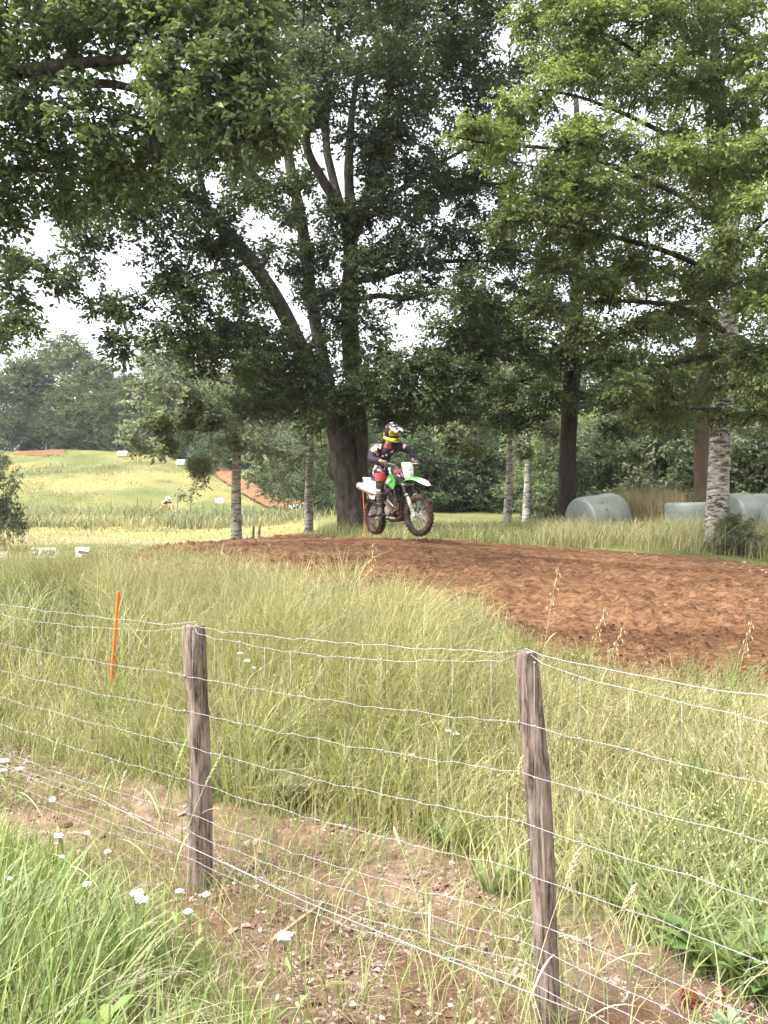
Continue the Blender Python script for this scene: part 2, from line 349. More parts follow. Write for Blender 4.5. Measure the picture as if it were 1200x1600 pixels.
def palette(n, a, b, rng, spread=.35):
    t = np.clip(rng.normal(.45, spread, n), 0, 1)[:, None]; return np.asarray(a)*(1-t)+np.asarray(b)*t
class Tree:
    def __init__(s, name, label, cat, base, group=None, bark=None, seed=1):
        s.base = np.asarray(base, float); s.rng = np.random.default_rng(seed); s.rr = random.Random(seed)
        s.o = empty(name, s.base, label=label, cat=cat, group=group); s.mb = MB(); s.sk = []; s.bark = bark
        s.V = []; s.T = []; s.C = []; s.nv = 0
    def limb(s, pts, radii, sides=10, wob=.06, sub=4):
        """smooth limb through pts"""
        pts = [np.asarray(p, float) for p in pts]; out = []; rad = []
        for i in range(len(pts)-1):
            p0 = pts[max(i-1, 0)]; p1 = pts[i]; p2 = pts[i+1]; p3 = pts[min(i+2, len(pts)-1)]
            for j in range(sub):
                t = j/sub
                out.append(.5*((2*p1)+(p2-p0)*t+(2*p0-5*p1+4*p2-p3)*t*t+(3*p1-p0-3*p2+p3)*t**3)); rad.append(radii[i]*(1-t)+radii[i+1]*t)
        out.append(pts[-1]); rad.append(radii[-1])
        s.mb.tube(out, rad, sides, wob=wob)
        for p, r in zip(out, rad): s.sk.append((p, r))
        return s
    def blob(s, c, r, n, Ln, c0, c1, m=9, flat=.3, fz=.8, twigs=5, asp=.55, clumps=9, cs=.36, droop=.12, br=1.):
        c = np.asarray(c, float); rng = s.rng
        if s.sk and twigs:
            S = np.array([q[0] for q in s.sk]); w = np.linalg.norm(S-c, axis=1)+np.maximum(S[:, 2]-c[2], 0)*.7
            i = int(np.argmin(w)); a, ra = s.sk[i]; mid = (a+c)/2+np.array([0, 0, .12*np.linalg.norm(c-a)])+rng.normal(0, .08, 3)*np.linalg.norm(c-a)
            dl = np.linalg.norm(c-a); r0 = min(ra*.6, .012+.018*dl)*br
            s.limb([a, mid, c], [r0, r0*.7, r0*.4], 5, .05, 3)
        P, D, q = blob_sprays(c, r, n, rng, fz, clumps, cs)
        if twigs:
            for j in rng.integers(0, n, twigs*2):
                e = P[j]; st = c+(e-c)*rng.uniform(0, .3); md = (st+e)/2+rng.normal(0, .09, 3)*r
                s.mb.tube([st, md, e], [.010*br+.004*r, .007*br+.002*r, .004*br], 3, False)
        B, A, Nn, ln, wd = sprays(P, D, m, Ln, flat, rng, asp, 1., droop)
        V, T = leaf_geo(B, A, Nn, ln, wd)
        cj = palette(len(P), c0, c1, rng, .2)*rng.uniform(.62, 1.4, (clumps, 1))[q]; cj = np.repeat(cj, m, 0)*rng.uniform(.8, 1.22, (len(P)*m, 1))
        s.V.append(V); s.T.append(T+s.nv); s.C.append(np.repeat(cj, 4, 0)); s.nv += len(V)
        return s
    def done(s, leafmat, crown='crown', trunk='trunk'):
        if s.mb.v: s.mb.build(trunk, s.bark, s.o, off=s.base, sharp=0)
        if s.V:
            c = mesh_np(crown, np.concatenate(s.V)-s.base, np.concatenate(s.T), leafmat, np.concatenate(s.C), s.o); c['kind'] = 'stuff'
        return s.o

OK0, OK1 = (.042, .066, .024), (.105, .14, .055)
HB0, HB1 = (.080, .125, .034), (.225, .275, .088)
# ------------------------------------------------------------------ the great oak
oak = Tree('oak_tree', 'great dark oak with forking limbs behind the motorcycle rider', 'tree', G(551, 19.2), bark=OAKBARK, seed=11)
b = oak.base
oak.limb([b+[0, 0, -.3], b+[-.02, 0, .2], W(546, 785, 19.2), W(538, 725, 19.2), W(527, 665, 19.2), W(514, 620, 19.2), W(499, 590, 19.1)], [.46, .37, .325, .30, .285, .27, .23], 16, .08)
oak.limb([b+[.12, .1, 0], W(557, 770, 19.4), W(562, 700, 19.4), W(557, 630, 19.4), W(549, 560, 19.4), W(546, 470, 19.4), W(548, 410, 19.4), W(546, 365, 19.4)], [.28, .24, .22, .22, .22, .21, .19, .17], 14, .07)
oak.limb([W(522, 640, 19.2), W(508, 600, 19.1), W(472, 545, 18.8), W(432, 468, 18.3), W(390, 405, 17.8), W(330, 336, 17.2), W(285, 298, 16.8), W(240, 281, 16.4), W(190, 282, 16)], [0.211, 0.203, 0.187, 0.179, 0.164, 0.125, 0.101, 0.086, 0.047], 12, .07)
oak.limb([W(515, 610, 19.2), W(500, 540, 19.4), W(487, 470, 19.6), W(472, 350, 19.8), W(455, 270, 20), W(448, 215, 20), W(440, 120, 20), W(452, 40, 20), W(440, -60, 20)], [0.172, 0.164, 0.156, 0.144, 0.133, 0.117, 0.094, 0.078, 0.047], 12, .06)
oak.limb([W(547, 385, 19.4), W(535, 335, 19.2), W(505, 283, 18.9), W(478, 225, 18.6), W(490, 160, 18.4), W(470, 70, 18.2), W(480, -40, 18)], [0.156, 0.133, 0.117, 0.101, 0.086, 0.070, 0.039], 10, .06)
oak.limb([W(540, 345, 19.3), W(522, 285, 19.5), W(510, 225, 19.7), W(512, 140, 20), W(530, 40, 20), W(520, -60, 20)], [0.117, 0.109, 0.098, 0.086, 0.062, 0.039], 10, .06)
oak.limb([W(546, 375, 19.4), W(546, 310, 19.6), W(545, 255, 19.6), W(552, 160, 19.8), W(570, 60, 20)], [0.133, 0.125, 0.117, 0.078, 0.047], 10, .06)
oak.limb([W(549, 375, 19.4), W(570, 320, 19.2), W(585, 260, 19), W(598, 190, 18.8), W(620, 100, 18.6), W(640, 0, 18.4)], [0.156, 0.133, 0.117, 0.094, 0.078, 0.047], 10, .06)
oak.limb([W(555, 470, 19.4), W(590, 462, 19.2), W(640, 466, 18.8), W(690, 455, 18.2), W(720, 470, 17.8)], [0.086, 0.070, 0.058, 0.047, 0.031], 8, .05)
oak.limb([W(552, 440, 19.4), W(600, 430, 19.8), W(660, 412, 20.4), W(720, 408, 20.8), W(775, 408, 21)], [0.094, 0.078, 0.062, 0.051, 0.039], 8, .05)
oak.limb([W(575, 320, 19.2), W(620, 300, 19.8), W(660, 268, 20.4), W(705, 245, 21), W(760, 215, 21)], [0.086, 0.070, 0.062, 0.047, 0.031], 8, .05)
oak.limb([W(490, 475, 19.6), W(515, 462, 19.5), W(545, 452, 19.4)], [0.055, 0.047, 0.055], 8, .05)
oak.limb([W(330, 336, 17.2), W(318, 300, 17.1), W(300, 240, 17), W(250, 200, 16.6)], [0.078, 0.070, 0.055, 0.031], 8, .05)
oak.limb([W(390, 405, 17.8), W(360, 420, 17.2), W(310, 430, 16.8), W(260, 450, 16.4)], [0.055, 0.047, 0.039, 0.023], 7, .05)
oak.limb([W(470, 545, 18.8), W(420, 545, 18.2), W(370, 540, 17.6), W(330, 545, 17.2)], [0.070, 0.055, 0.043, 0.023], 7, .05)
oak.limb([W(560, 600, 19.3), W(600, 580, 18.8), W(650, 575, 18.2), W(690, 600, 17.8)], [0.078, 0.062, 0.047, 0.023], 7, .05)
OAK_BLOBS = [(455,55,75,19.5),(550,45,90,19),(650,50,85,19),(735,50,75,19.5),(795,95,45,20),(520,140,75,17.8),(605,140,80,18),(700,145,75,19.5),(765,195,48,20.5),(645,225,65,19),
 (590,205,50,18.2),(500,95,60,17.5),(690,275,45,20.5),(735,255,45,21),(395,275,45,19),(370,230,55,17),(300,200,60,16.6),(235,235,55,16),(290,320,42,16.8),(350,365,45,17),(250,350,42,16),(190,320,50,15.8),
 (140,385,34,15.6),(325,400,42,17),(235,425,36,16),(290,450,48,16.5),(375,445,42,17.4),(250,505,44,16),(320,505,55,16.8),(395,520,46,17.6),(430,560,45,18),(360,570,50,17),(300,560,36,16.5),
 (480,545,30,18.4),(625,330,42,19),(680,350,38,20.2),(600,395,42,18.8),(655,425,33,19.4),(640,468,26,18.6),(715,455,42,18),(725,530,46,18.6),(690,585,48,18),(600,560,36,18.6),(625,610,55,18),(690,630,44,17.8),
 (560,500,36,18.6),(535,585,38,18.4),(590,650,36,18.4),(505,640,38,18.4),(455,615,40,18),(640,650,40,18),(440,340,24,18.5),(480,410,26,19),(510,500,26,19),(570,420,28,18.8),(430,400,30,18.2),(575,340,34,18.6),
 (40,500,20,15),(95,430,30,15),(40,430,30,15),(170,470,26,15.4),(195,540,24,15.6),(600,20,70,17),(700,0,80,18.5),(450,-20,70,18.5),(560,-60,90,18.5),(215,285,40,15.5),(410,195,42,17.6),(465,165,40,17.8),
 (745,420,30,20.8),(770,330,34,21),(800,240,34,21),(560,610,36,18.2),(480,590,36,18.2),(660,560,34,18),(730,600,34,18),(415,300,42,19.2),(522,335,32,19),(522,400,34,19.2),(500,450,32,19),(580,245,34,18.6),(600,290,36,18.8),(635,395,38,19),(560,330,26,18.6),(470,280,26,19.4),(540,450,30,18.9),(700,520,36,18.4),(760,480,36,19),(735,305,36,20.6),(715,375,34,20.2),(775,385,30,21),(665,300,34,20),(790,290,30,21),(130,330,40,15.4),(415,610,36,17.6),(390,640,30,17.5)]
for (x, y, r, d) in OAK_BLOBS:
    rm = r/FPX*d*1.02
    oak.blob(W(x, y, d), rm, int(200*rm*rm)+46, .113, OK0, OK1, m=10, flat=.3, twigs=4, clumps=max(5, int(r/7)), cs=.24)
# twigs and leaves that clothe the lower trunk
oak.blob(W(550, 560, 18.9), .4, 45, .11, OK0, OK1, twigs=0)
oak.done(LEAF)

# ------------------------------------------------------------------ oak that stands left of the view and reaches in
lo = Tree('oak_tree', 'near oak leaning in from the left edge with bright green leaves overhead', 'tree', (-9.0, 10.6, h1(-9, 10.6)), bark=OAKBARK, seed=12)
b = lo.base
lo.limb([b+[0, 0, -.3], b+[0, 0, .3], b+[.1, 0, 2], b+[.4, -.1, 3.8], W(-300, 330, 10.6)], [.55, .42, .36, .32, .26], 14, .07)
lo.limb([W(-300, 330, 10.6), W(-160, 190, 10.5), W(-60, 130, 10.4), W(0, 113, 10.3), W(70, 108, 10.2), W(130, 98, 10.1), W(200, 92, 10), W(270, 70, 9.9), W(340, 75, 9.8)], [.22, .16, .12, .10, .085, .07, .055, .04, .02], 10, .06)
lo.limb([W(40, 110, 10.2), W(100, 128, 10.3), W(180, 132, 10.4), W(225, 150, 10.4), W(238, 200, 10.4), W(246, 252, 10.3)], [.07, .065, .055, .05, .04, .02], 8, .06)
lo.limb([W(200, 92, 10), W(215, 50, 10), W(240, 0, 10), W(235, -60, 10)], [.05, .045, .035, .02], 7, .05)
lo.limb([W(-300, 330, 10.6), W(-330, 150, 10.6), W(-250, 0, 10.6), W(-150, -120, 10.6)], [.2, .17, .13, .06], 9, .05)
lo.limb([W(-200, 230, 10.5), W(-90, 240, 10.6), W(20, 262, 10.8), W(100, 265, 11)], [.09, .07, .05, .03], 8, .05)
LOB0, LOB1 = (.062, .098, .028), (.135, .185, .06)
LOB_LIT0, LOB_LIT1 = (.072, .108, .034), (.15, .195, .07)  # sunlit right part of the overhang: sunlight put into brighter leaf colours
for (x, y, r, d) in [(30,35,75,10.3),(120,50,75,10.2),(215,30,70,10),(300,45,60,9.8),(370,40,50,9.8),(60,160,62,10.3),(150,185,62,10.2),(60,255,62,10.8),(130,275,55,10.9),(10,315,36,11),(85,322,28,11),(205,265,44,10.4),
   (235,195,40,10.6),(-60,280,70,10.8),(-80,60,80,10.4),(-160,180,80,10.5),(-60,160,60,10.4),(-250,-20,90,10.5),(60,-50,80,10.2),(200,-60,80,10),(330,-50,80,9.9),(15,455,22,11.6),(-40,380,26,11.2),(5,525,9,12)]:
    rm = r/FPX*d; lo.blob(W(x, y, d), rm, int(440*rm*rm)+32, .10, LOB0, LOB1, m=10, flat=.45, twigs=5, clumps=max(5, int(r/6)), cs=.28)
for (x, y, r, d) in [(280,120,48,9.6),(340,130,50,9.4),(400,105,42,9.4),(300,185,50,9.5),(370,190,48,9.3),(420,165,36,9.3),(430,205,24,9.3),(345,75,42,9.4),(260,150,40,9.8),(395,60,34,9.4)]:
    rm = r/FPX*d; lo.blob(W(x, y, d), rm, int(520*rm*rm)+30, .10, LOB_LIT0, LOB_LIT1, m=10, flat=.5, twigs=6, clumps=max(5, int(r/5)), cs=.30)
lo.done(LEAF)

# ------------------------------------------------------------------ pale barked tree at the right with layered light green sprays
hb = Tree('hornbeam_tree', 'tall pale barked tree at the right with layered light green sprays', 'tree', G(1119, 14.8), bark=BIRCH, seed=21)
b = hb.base
hb.limb([b+[-.03, 0, -.25], b+[0, 0, .12], W(1121, 780, 14.8), W(1125, 700, 14.8), W(1130, 620, 14.8), W(1138, 520, 14.8), W(1142, 420, 14.9), W(1138, 330, 15)], [.31, .235, .20, .185, .18, .17, .165, .15], 14, .05)
hb.done(LEAF2)
hbc = hb
# its upper limbs are darker: own part
hbl = Tree('upper_limbs', None, None, b, bark=DARKBARK, seed=22); bpy.data.objects.remove(hbl.o); hbl.o = hb.o
hbl.sk = list(hb.sk)
hbl.limb([W(1138, 350, 15), W(1130, 240, 15), W(1122, 120, 15), W(1112, 20, 15), W(1105, -90, 15)], [.14, .12, .10, .08, .05], 10, .05)
hbl.limb([W(1136, 400, 14.9), W(1118, 300, 14.6), W(1108, 180, 14.3), W(1095, 60, 14), W(1090, -60, 14)], [.10, .08, .07, .05, .03], 8, .05)
hbl.limb([W(1140, 380, 15), W(1165, 280, 15), W(1180, 170, 15), W(1190, 60, 15)], [.10, .08, .06, .04], 8, .05)
for k, (pts) in enumerate([[(1136,520,14.8),(1060,480,13.8),(960,470,13),(880,480,12.6)],[(1138,440,14.8),(1060,400,13.6),(960,370,12.8),(860,350,12.4),(790,335,12.2)],[(1136,360,15),(1070,310,13.8),(980,270,12.8),(880,235,12.4),(770,225,12),(700,212,11.8)],
    [(1130,260,15),(1060,220,14),(980,180,13.2),(900,150,12.8),(830,140,12.6)],[(1124,150,15),(1040,110,14),(960,60,13.4),(880,20,13)],[(1136,560,14.8),(1080,560,13.6),(1020,580,13),(960,600,12.6)],[(1140,480,14.8),(1170,470,13),(1200,480,12),(1240,500,11.4)],
    [(1138,330,15),(1170,290,13),(1200,270,12),(1260,260,11.4)],[(1132,640,14.8),(1080,640,14),(1020,630,13.6)],[(1138,420,14.9),(1180,360,13),(1220,330,11.6)],[(1126,200,15),(1170,140,13.4),(1210,110,12.4)],[(1134,610,14.8),(1160,600,13.4),(1190,605,12.2)]]):
    n_ = len(pts); hbl.limb([W(*q) for q in pts], [.062-.05*i/(n_-1) for i in range(n_)], 6, .05)
HB = [(1060,30,70,13),(970,40,65,13),(890,60,60,13),(840,30,50,13.4),(1150,50,70,13),(930,120,55,12.8),(1010,130,62,13),(1090,150,60,13.6),(1170,160,62,12.8),(860,140,48,12.6),(800,170,32,12.6),
 (880,225,52,12.2),(950,205,45,12.6),(1020,215,48,12.6),(790,222,36,12),(730,212,26,11.8),(840,260,44,12.2),(900,290,50,12.4),(830,320,40,12.2),(960,300,46,12.4),(1080,230,46,11.6),(1040,255,34,11.6),(1130,265,42,11.6),(1190,250,46,11.6),
 (880,350,45,12.4),(810,345,32,12.2),(940,380,45,12.8),(1010,350,48,13),(1080,330,46,12.6),(1180,320,34,11.4),(1120,380,26,11.4),(1200,380,30,11.4),(870,420,42,12.8),(930,450,46,12.8),(1000,430,52,13.4),(1080,430,52,13.8),(1170,440,48,13),(860,480,36,12.8),
 (1200,470,36,11.6),(1050,500,52,13.6),(980,520,46,13),(920,520,40,12.8),(1100,560,52,14),(1030,590,48,13.2),(1180,540,42,12.2),(1195,600,42,12),(1150,600,38,13.4),(970,600,38,12.8),(1080,650,38,13.8),(1020,640,34,13.6),(1180,650,26,13.4),
 (1120,-30,80,13.4),(1000,-50,80,13),(880,-40,70,13),(1230,80,80,12.4),(1230,220,70,11.6),(1240,420,70,11.6),(1240,560,60,12)]
for i, (x, y, r, d) in enumerate(HB):
    rm = r/FPX*d*1.05; shade = 1.0 if (y < 330 or d < 12.1) else .8  # lower, farther sprays darker: shade under the top layers put into leaf colour
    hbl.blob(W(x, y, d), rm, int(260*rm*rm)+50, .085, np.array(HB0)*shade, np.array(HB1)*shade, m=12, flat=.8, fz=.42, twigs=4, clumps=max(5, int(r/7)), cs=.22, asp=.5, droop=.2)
# deeper foliage behind, crown shade put into its darker leaf colours
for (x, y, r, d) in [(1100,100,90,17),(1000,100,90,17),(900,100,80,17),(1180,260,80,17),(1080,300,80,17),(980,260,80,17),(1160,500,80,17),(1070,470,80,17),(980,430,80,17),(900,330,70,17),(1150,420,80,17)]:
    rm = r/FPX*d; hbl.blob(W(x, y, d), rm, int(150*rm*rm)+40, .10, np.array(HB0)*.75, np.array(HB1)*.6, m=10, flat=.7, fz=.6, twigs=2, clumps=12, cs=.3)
hbl.done(LEAF2, 'crown', 'limbs')

# ------------------------------------------------------------------ dark trunk tree
dk = Tree('hornbeam_tree', 'dark straight trunk tree beside the tilted silage bale', 'tree', G(884, 20), bark=DARKBARK, seed=31)
b = dk.base
dk.limb([b+[-.03, 0, -.3], b+[0, 0, .3], W(886, 760, 20), W(888, 680, 20), W(893, 600, 20), W(899, 520, 20), W(903, 420, 20), W(905, 300, 20), W(900, 150, 20)], [.36, .24, .22, .21, .205, .19, .15, .11, .06], 14, .05)
for s in [[(897,560,20),(850,530,19.4),(790,535,19),(740,560,18.6)],[(893,600,20),(850,590,19),(800,600,18.6),(760,620,18.4)],[(899,520,20),(860,480,19),(810,450,18.6),(770,440,18.4)],[(895,580,20),(940,560,19),(990,570,18.4),(1040,590,18)],[(893,610,20),(930,620,19.4),(980,630,19),(1030,640,18.6)],
          [(903,440,20),(850,400,19),(800,390,18.6)],[(897,545,20),(950,520,19),(1000,520,18.6)]]:
    dk.limb([W(*q) for q in s], [.06-.045*i/(len(s)-1) for i in range(len(s))], 6, .05)
for (x, y, r, d) in [(780,470,45,18.4),(820,440,45,18.8),(770,540,44,18.6),(820,540,44,19),(860,500,40,19),(760,600,40,18.4),(810,600,44,18.6),(850,620,36,19),(780,650,34,18.6),(930,560,42,19),(980,560,45,18.6),(940,620,42,19.2),(1000,620,44,18.8),(1050,600,40,18.4),(960,670,34,19),(1040,660,34,18.8),
   (850,400,55,19),(900,350,60,19.5),(950,420,60,19.5),(820,340,50,19),(800,400,40,18.6),(900,250,60,20),(960,300,60,20),(880,560,36,19.4),(830,660,28,18.8),(730,570,30,18.4),(800,500,40,21),(840,480,40,21),(760,520,40,21),(740,480,36,20.5),(850,560,36,20.6),(700,560,30,19)]:
    rm = r/FPX*d; dk.blob(W(x, y, d), rm, int(150*rm*rm)+45, .10, (.036, .058, .02), (.085, .115, .038), m=10, flat=.75, fz=.5, twigs=4, clumps=max(5, int(r/6)), cs=.24, asp=.5)
dk.done(LEAF2)
# ------------------------------------------------------------------ poplars with pale spotted trunks and mistletoe
PO0, PO1 = (.10, .13, .06), (.26, .295, .16)
def poplar(label, px, d, hpx, lean, wr, seed, blobs, group='pale spotted poplars behind the track'):
    t_ = Tree('poplar_tree', label, 'tree', G(px, d), bark=POPLAR, seed=seed, group=group); b = t_.base
    n_ = 6; pts = [b+[0, 0, -.2]]; rad = [wr*1.25]
    for i in range(n_+1):
        k = i/n_; pts.append(b*(1-k)+W(px+lean, hpx, d)*k+np.array([.04*math.sin(5*k+seed), 0, 0])); rad.append(wr*(1.1-.75*k))
    t_.limb(pts, rad, 10, .05)
    for (x, y, r, dd, n) in blobs:
        rm = r/FPX*dd; t_.blob(W(x, y, dd), rm, int(2.0*n*rm*rm)+28, .13, PO0, PO1, m=9, flat=.3, twigs=4, clumps=max(5, int(r/5)), cs=.22, asp=.75)
    return t_
p1 = poplar('pale spotted poplar nearest the left field, mistletoe balls hanging in its thin crown', 370, 25, 470, 4, .16, 41,
  [(300,560,32,24,30),(250,580,34,24,30),(220,610,30,24,30),(270,620,34,24,30),(330,610,36,25,28),(390,600,30,25,28),(340,650,34,24.6,28),(280,670,28,24,30),(225,665,22,23.6,30),(400,650,28,25,26),(370,690,24,24.6,30),(340,700,22,24.6,30),(240,540,30,24.4,28),(330,520,34,25,24),(390,540,30,25,24),(360,470,30,25,24),(205,695,16,23.4,34),(410,700,22,24.8,28),(240,705,12,23.5,34),(310,640,28,24.4,28)])
p1.limb([W(368, 650, 25), W(330, 672, 24.6), W(280, 668, 24.2), W(240, 672, 23.8), W(205, 690, 23.5)], [.06, .05, .04, .03, .02], 6, .05)
p1.limb([W(369, 600, 25), W(330, 590, 24.6), W(290, 560, 24.2), W(250, 560, 24)], [.06, .05, .04, .02], 6, .05)
p1.limb([W(366, 690, 25), W(340, 700, 24.8), W(322, 725, 24.7), W(309, 752, 24.6), W(300, 772, 24.5), W(285, 780, 24.4)], [.03, .022, .018, .014, .01, .006], 5, .05)
p1.blob(W(292, 773, 24.5), .16, 14, .10, PO0, PO1, m=6, twigs=1); p1.blob(W(320, 752, 24.6), .12, 8, .10, PO0, PO1, m=6, twigs=1); p1.blob(W(306, 764, 24.5), .12, 8, .10, PO0, PO1, m=6, twigs=0)
p1.done(LEAF2)
p2 = poplar('slim pale poplar left of the great oak with leafy lower branches', 484, 29, 560, 0, .165, 42,
  [(440,640,34,28,24),(480,620,34,28.6,24),(420,690,34,28,24),(460,700,36,28.4,26),(500,700,30,28.6,26),(440,740,28,28,24),(510,740,24,28.6,26),(400,730,26,27.6,24),(425,610,30,28,24),(470,660,30,28.6,24)])
p2.done(LEAF2)
p3 = poplar('straight pale poplar right of the motorcycle rider', 793, 26, 600, 3, .145, 43,
  [(740,650,34,25,24),(780,660,30,25.6,24),(700,640,28,25,24),(750,690,28,25,24),(800,640,28,26,24),(720,690,22,24.8,24),(690,670,22,25,24),(760,520,40,26,22),(800,470,40,26,22),(820,540,40,27,22),(740,560,34,26,22),(700,590,30,25.6,22),(730,610,34,25.4,22),(790,600,34,26,22)])
p3.done(LEAF2)
p4 = poplar('rough brownish poplar between the straight pale poplar and the dark trunk', 822, 30, 600, 4, .17, 44,
  [(830,660,28,29,20),(860,680,24,29,22),(800,690,18,29,22),(840,620,36,29.4,18)])
p4.done(LEAF2)

# mistletoe balls : each a globe of forking evergreen twigs
def mistletoe(px, py, d, rpx, label, seed):
    rng = np.random.default_rng(seed); r = rpx/FPX*d; c = W(px, py, d)
    o = empty('mistletoe', c, label=label, cat='mistletoe', group='mistletoe balls in the poplars')
    mb = MB(); n = 70; u = unit(rng.normal(0, 1, (n, 3)))
    for q in u[:26]: mb.tube([(0, 0, 0), tuple(q*r*.5+rng.normal(0, .05, 3)*r), tuple(q*r*.95)], [r*.035, r*.025, r*.012], 4, False)
    mb.build('twigs', GREYBARK, o, sharp=0)
    n = 400; P = unit(rng.normal(0, 1, (n, 3)))*r*(rng.uniform(.25, 1, (n, 1))**.45)*np.array([1, 1, .9])*(1+.28*np.sin(u[rng.integers(0, 70, n)][:, :1]*6)); D = unit(P+rng.normal(0, .3*r, (n, 3)))
    B, A, Nn, ln, wd = sprays(P, D, 5, .085, .0, rng, .35, 1, .1); V, T = leaf_geo(B, A, Nn, ln, wd)
    c_ = mesh_np('leaves', V, T, LEAF, np.repeat(palette(len(B), (.08, .10, .03), (.17, .19, .065), rng), 4, 0), o); c_['kind'] = 'stuff'
for i, (x, y, d, r, lab) in enumerate([(311,730,24.4,15,'round dark mistletoe ball hanging lowest, over the field beside the pale trunk'),(250,664,23.6,13,'mistletoe ball at the far left end of the low poplar branch'),(290,657,24,10,'small mistletoe ball between the two larger ones on the low branch'),(334,655,24.4,14,'mistletoe ball on the low branch next to the pale trunk'),
   (300,628,24,15,'wide mistletoe ball high above the low poplar branch'),(372,583,24.6,10,'small mistletoe clump topmost on the pale spotted trunk'),(374,627,24.6,8,'tiny mistletoe tuft close on the bark of the pale spotted trunk'),(263,697,23.8,9,'small mistletoe ball under the far left end of the low branch'),
   (438,640,27.6,12,'yellowish mistletoe ball left of the great oak'),(727,700,24.6,14,'golden green mistletoe ball left of the straight pale poplar'),(702,698,24.8,10,'small golden mistletoe ball to the right of the rider'),(858,672,28.6,14,'dark mistletoe ball against the dark straight trunk'),(818,706,28.8,11,'mistletoe ball on the rough brownish poplar'),(735,648,24.8,10,'pale mistletoe ball high over the golden one')]):
    mistletoe(x, y, d, r, lab, 60+i)

# red brown trunk behind the pale barked one
t_ = Tree('pine_tree', 'smooth red brown trunk just behind the pale barked tree', 'tree', G(1098, 22), bark=REDBARK, seed=51); b = t_.base
t_.limb([b+[0, 0, -.2], b+[0, 0, .3], W(1097, 700, 22), W(1097, 560, 22), W(1099, 420, 22)], [.28, .225, .22, .19, .12], 12, .03)
for (x, y, r) in [(1060,600,60),(1130,560,60),(1080,500,60),(1030,540,50),(1150,640,40),(1050,660,36)]:
    rm = r/FPX*22; t_.blob(W(x, y, 21.5), rm, int(40*rm*rm)+20, .12, (.036, .058, .02), (.08, .11, .035), m=9, flat=.5, twigs=3, clumps=9, cs=.26)
t_.done(LEAF2)

# ------------------------------------------------------------------ wood and hedge behind : each tree and shrub a thing of its own
def proto(name, h, cr, seed, c0, c1, leaf=.2, n=26, nsp=60, bark=GREYBARK, low=.25, mat=None, fz=.85, m=8):
    t_ = Tree(name, None, None, (0, 0, 0), bark=bark, seed=seed); rng = t_.rng
    pts = [np.array([0, 0, -.6]), np.array([.02, 0, .2])]+[np.array([rng.normal(0, .03)*h, rng.normal(0, .03)*h, h*k]) for k in (.25, .5, .75, .9)]
    t_.limb(pts, [h*.03, h*.022, h*.018, h*.013, h*.008, h*.004], 8, .06)
    for i in range(n):
        k = (i+.5)/n; a = i*2.39996+rng.normal(0, .3); z = low+(1-low)*k; w = cr*(math.sin(math.pi*(.18+.82*z))**.6)*rng.uniform(.45, 1.0)
        r = cr*rng.uniform(.24, .40)
        t_.blob((math.cos(a)*w, math.sin(a)*w, h*z*.93), r, nsp, leaf, c0, c1, m=m, flat=.35, twigs=2, clumps=7, cs=.26, fz=fz, br=h/9)
    t_.o.location = (0, 0, 0); t_.done(mat or LEAF2); return t_.o
BG_A = proto('ash_tree', 14, 5.2, 71, (.045, .075, .026), (.16, .205, .085), .40, 30, 52)
BG_B = proto('maple_tree', 12, 5.0, 72, (.034, .060, .021), (.135, .18, .07), .40, 30, 52)
SH_A = proto('hawthorn_shrub', 4.6, 2.7, 73, (.045, .065, .026), (.20, .23, .12), .19, 26, 52, low=.08)
SH_B = proto('laurel_shrub', 3.4, 2.3, 74, (.022, .040, .016), (.10, .14, .06), .18, 24, 52, low=.06)
SH_C = proto('willow_shrub', 5.5, 2.6, 75, (.08, .12, .04), (.22, .27, .11), .16, 26, 60, low=.1)
_used = set()
def place(src, px, d, sc, label, cat, group, rz=None, sz=None, x=None):
    o = src if src.name not in _used else copy_tree(src); _used.add(src.name)
    g = G(px, d); o.location = tuple(g-np.array([0, 0, .05])); o.rotation_euler = (0, 0, rz if rz is not None else random.uniform(0, 6.28)); o.scale = (sc, sc, sc*(sz or 1))
    tag(o, label, cat, group); return o
HG = 'trees on the skyline above the field'
for a in [(BG_A,-60,106,1.05,'tall ash at the left edge of the skyline over the field'),(BG_B,35,108,1.10,'round dark maple standing over the dirt patch on the hilltop'),(BG_A,100,112,1.22,'highest crown on the skyline, broad pale ash in the middle of the hilltop row'),(BG_B,150,104,1.0,'dense maple at the right end of the hilltop row'),
          (BG_B,200,100,.82,'dark low maple where the skyline dips towards the poplar'),(BG_A,262,98,.95,'ash over the white wrapped bales on the far slope'),(BG_B,330,96,.95,'maple above the top of the far dirt ramp'),(BG_A,400,88,1.0,'grey green ash above the far dirt ramp'),(BG_B,-140,104,1.1,'dark maple beyond the left edge of the view'),(BG_A,455,84,.95,'ash seen between the slim poplar and the far dirt ramp')]:
    place(a[0], a[1], a[2], a[3], a[4], 'tree', HG)
MG = 'trees of the wood behind the track'
for a in [(BG_B,520,64,.8,'maple filling the gap behind the great oak trunk'),(BG_A,600,58,.66,'ash behind the rider helmet'),(BG_B,690,50,.74,'broad maple right of the rider, above the dark hedge'),(BG_A,760,46,.80,'ash behind the straight pale poplar'),(BG_B,850,44,.76,'maple behind the rough brownish poplar'),
          (BG_A,950,46,.72,'ash above the tilted silage bale'),(BG_B,1030,44,.66,'maple in the gap left of the red brown trunk'),(BG_A,1120,44,.68,'ash behind the pale barked tree'),(BG_B,1210,40,.68,'maple at the right edge behind the bales'),(BG_A,1300,38,.7,'ash beyond the right edge of the view')]:
    place(a[0], a[1], a[2], a[3], a[4], 'tree', MG)
SG = 'shrubs of the hedge behind the track'
